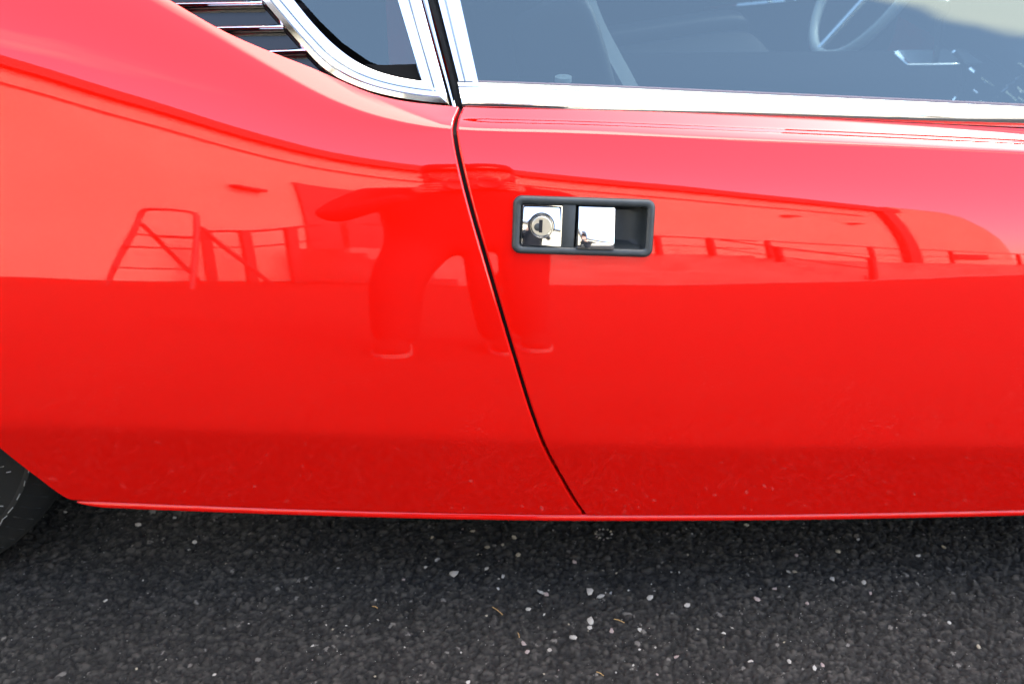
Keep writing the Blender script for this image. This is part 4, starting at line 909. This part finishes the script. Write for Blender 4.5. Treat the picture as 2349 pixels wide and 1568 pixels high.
# head: shaped sphere with face, ears, hair and cap
bm = bmesh.new(); bmesh.ops.create_uvsphere(bm, u_segments=28, v_segments=20, radius=1.0)
hcn = np.array((0.0, -1.235, 1.20))
for v in bm.verts:
    x, y, z = v.co
    sx_h = 0.076*(1-0.18*max(0, -z)**1.5); sy = 0.092; szh = 0.115
    yy = y*sy; zz2 = z*szh
    if y > 0.6 and abs(x) < 0.25 and -0.35 < z < 0.1: yy += 0.018*(1-abs(x)/0.25)*(0.1-z)/0.45
    if y > 0.5 and 0.2 < abs(x) < 0.55 and 0.0 < z < 0.25: yy -= 0.008
    if y > 0.5 and z < -0.7: yy += 0.008
    v.co = (x*sx_h, yy, zz2)
me = bpy.data.meshes.new('head'); bm.to_mesh(me); bm.free(); me.polygons.foreach_set('use_smooth', [True]*len(me.polygons)); me.materials.append(M['skin'])
ho = bpy.data.objects.new('head', me); col.objects.link(ho); ho.parent = per; ho.location = hcn-LOC[per]; ho.rotation_euler = (R(-8), 0, 0); LOC[ho] = hcn
for s_ in (-1, 1): MB().lathe([(0.001, 0.010), (0.014, 0.008), (0.020, 0.0), (0.014, -0.008), (0.001, -0.010)], hcn+np.array((s_*0.078, -0.01, -0.005)), 'y', 14).build('ear', M['skin'], per, smooth=True)
MB().lathe([(0.001, 0.002), (0.03, 0.0), (0.038, -0.004), (0.001, -0.006)], hcn+np.array((0, 0.082, -0.062)), 'y', 16).build('mouth', M['skin'], per, smooth=True)
MB().lathe([(0.084, -0.06), (0.088, -0.01), (0.086, 0.03), (0.07, 0.06), (0.04, 0.075), (0.001, 0.078)], hcn+np.array((0, -0.018, 0.0)), 'z', 28).build('hair', M['hair'], per, smooth=True)
cp = MB(); cp.lathe([(0.086, 0.020), (0.089, 0.045), (0.087, 0.085), (0.076, 0.118), (0.04, 0.130), (0.001, 0.133)], hcn+np.array((0, -0.012, 0.0)), 'z', 32)
n_ = 13; V = []
for i in range(n_):
    a = R(-60+120*i/(n_-1)); V += [(0.085*math.sin(a), 0.085*math.cos(a), 0.034), (0.090*math.sin(a), 0.085+0.07*math.cos(a*1.3), 0.024), (0.090*math.sin(a), 0.085+0.07*math.cos(a*1.3), 0.020), (0.085*math.sin(a), 0.085*math.cos(a), 0.029)]
cp.add([hcn+np.array(p)+np.array((0, -0.012, 0)) for p in V], [(4*i+k, 4*i+4+k, 4*i+4+(k+1) % 4, 4*i+(k+1) % 4) for i in range(n_-1) for k in range(4)])
cp.build('cap', M['cap'], per, smooth=True)
# hands round the camera
def hand(s_):
    h0 = np.array((s_*0.085, -1.150, 1.045)); Jh = {'w': (np.array((s_*0.10, -1.17, 1.028)), 0.026), 'p': (h0, (0.030, 0.020))}; Eh = [('w', 'p')]
    for k, (dz, ln) in enumerate(((0.034, 0.9), (0.014, 1.0), (-0.006, 0.95), (-0.025, 0.8))):
        a = h0+np.array((-s_*0.004, 0.018, dz)); b_ = a+np.array((-s_*0.020*ln, 0.018*ln, 0.002)); c = b_+np.array((-s_*0.022*ln, 0.002, 0.0))
        Jh[f'a{k}'] = (a, 0.0095); Jh[f'b{k}'] = (b_, 0.0088); Jh[f'c{k}'] = (c, 0.0075); Eh += [('p', f'a{k}'), (f'a{k}', f'b{k}'), (f'b{k}', f'c{k}')]
    t0 = h0+np.array((-s_*0.018, -0.014, 0.012)); t1 = t0+np.array((-s_*0.026, -0.004, 0.008)); Jh['t0'] = (t0, 0.011); Jh['t1'] = (t1, 0.009); Eh += [('p', 't0'), ('t0', 't1')]
    skin_body('hand', Jh, Eh, M['skin'], per, 'w', 1)
hand(-1); hand(1)
for s_, x_, y_ in ((-1, -0.205, -1.40), (1, 0.095, -1.44)):
    sh = MB(); V = []
    for (yy, hw, ht) in ((-0.08, 0.030, 0.06), (-0.05, 0.040, 0.085), (0.0, 0.043, 0.09), (0.06, 0.046, 0.065), (0.12, 0.048, 0.05), (0.165, 0.040, 0.04), (0.19, 0.022, 0.03)):
        for a in np.linspace(0, math.pi, 9): V.append((x_+hw*math.cos(a), y_+yy, 0.022+ht*math.sin(a)**0.7))
    ix = np.arange(len(V)).reshape(7, 9); sh.add(V, [(ix[i, j], ix[i, j+1], ix[i+1, j+1], ix[i+1, j]) for i in range(6) for j in range(8)]+[tuple(ix[0][::-1]), tuple(ix[6])])
    sh.build('shoe', M['shoe'], per, smooth=True)
    so_ = MB(); oc = [(x_+hw*1.06*sg, y_+yy) for sg, seq in ((1, (-0.09, -0.05, 0.0, 0.06, 0.12, 0.17, 0.20)), (-1, (0.20, 0.17, 0.12, 0.06, 0.0, -0.05, -0.09))) for yy, hw in [(q, np.interp(q, (-0.09, -0.05, 0, 0.06, 0.12, 0.17, 0.20), (0.026, 0.040, 0.044, 0.047, 0.049, 0.040, 0.016))) for q in seq]]
    k = len(oc); so_.add([(*p, 0.0) for p in oc]+[(*p, 0.018) for p in oc], [tuple(range(k))[::-1], tuple(range(k, 2*k))]+[(i, (i+1) % k, (i+1) % k+k, i+k) for i in range(k)])
    so_.build('sole', M['sole'], per)
camo = empty('camera_body', (0.0, -1.12, 1.05), 'black camera held up by the mirrored person', 'camera')
mb = MB(); mb.box((0.0, -1.135, 1.06), (0.13, 0.05, 0.085)); mb.box((0.0, -1.135, 1.115), (0.06, 0.05, 0.03)); mb.build('housing', M['camera_body'], camo, bevel=0.006)
MB().lathe([(0.001, 0.015), (0.028, 0.015), (0.033, 0.018), (0.035, 0.0), (0.035, -0.03)], (0.0, -1.098, 1.056), 'y', 28).build('lens', M['camera_body'], camo, smooth=True)
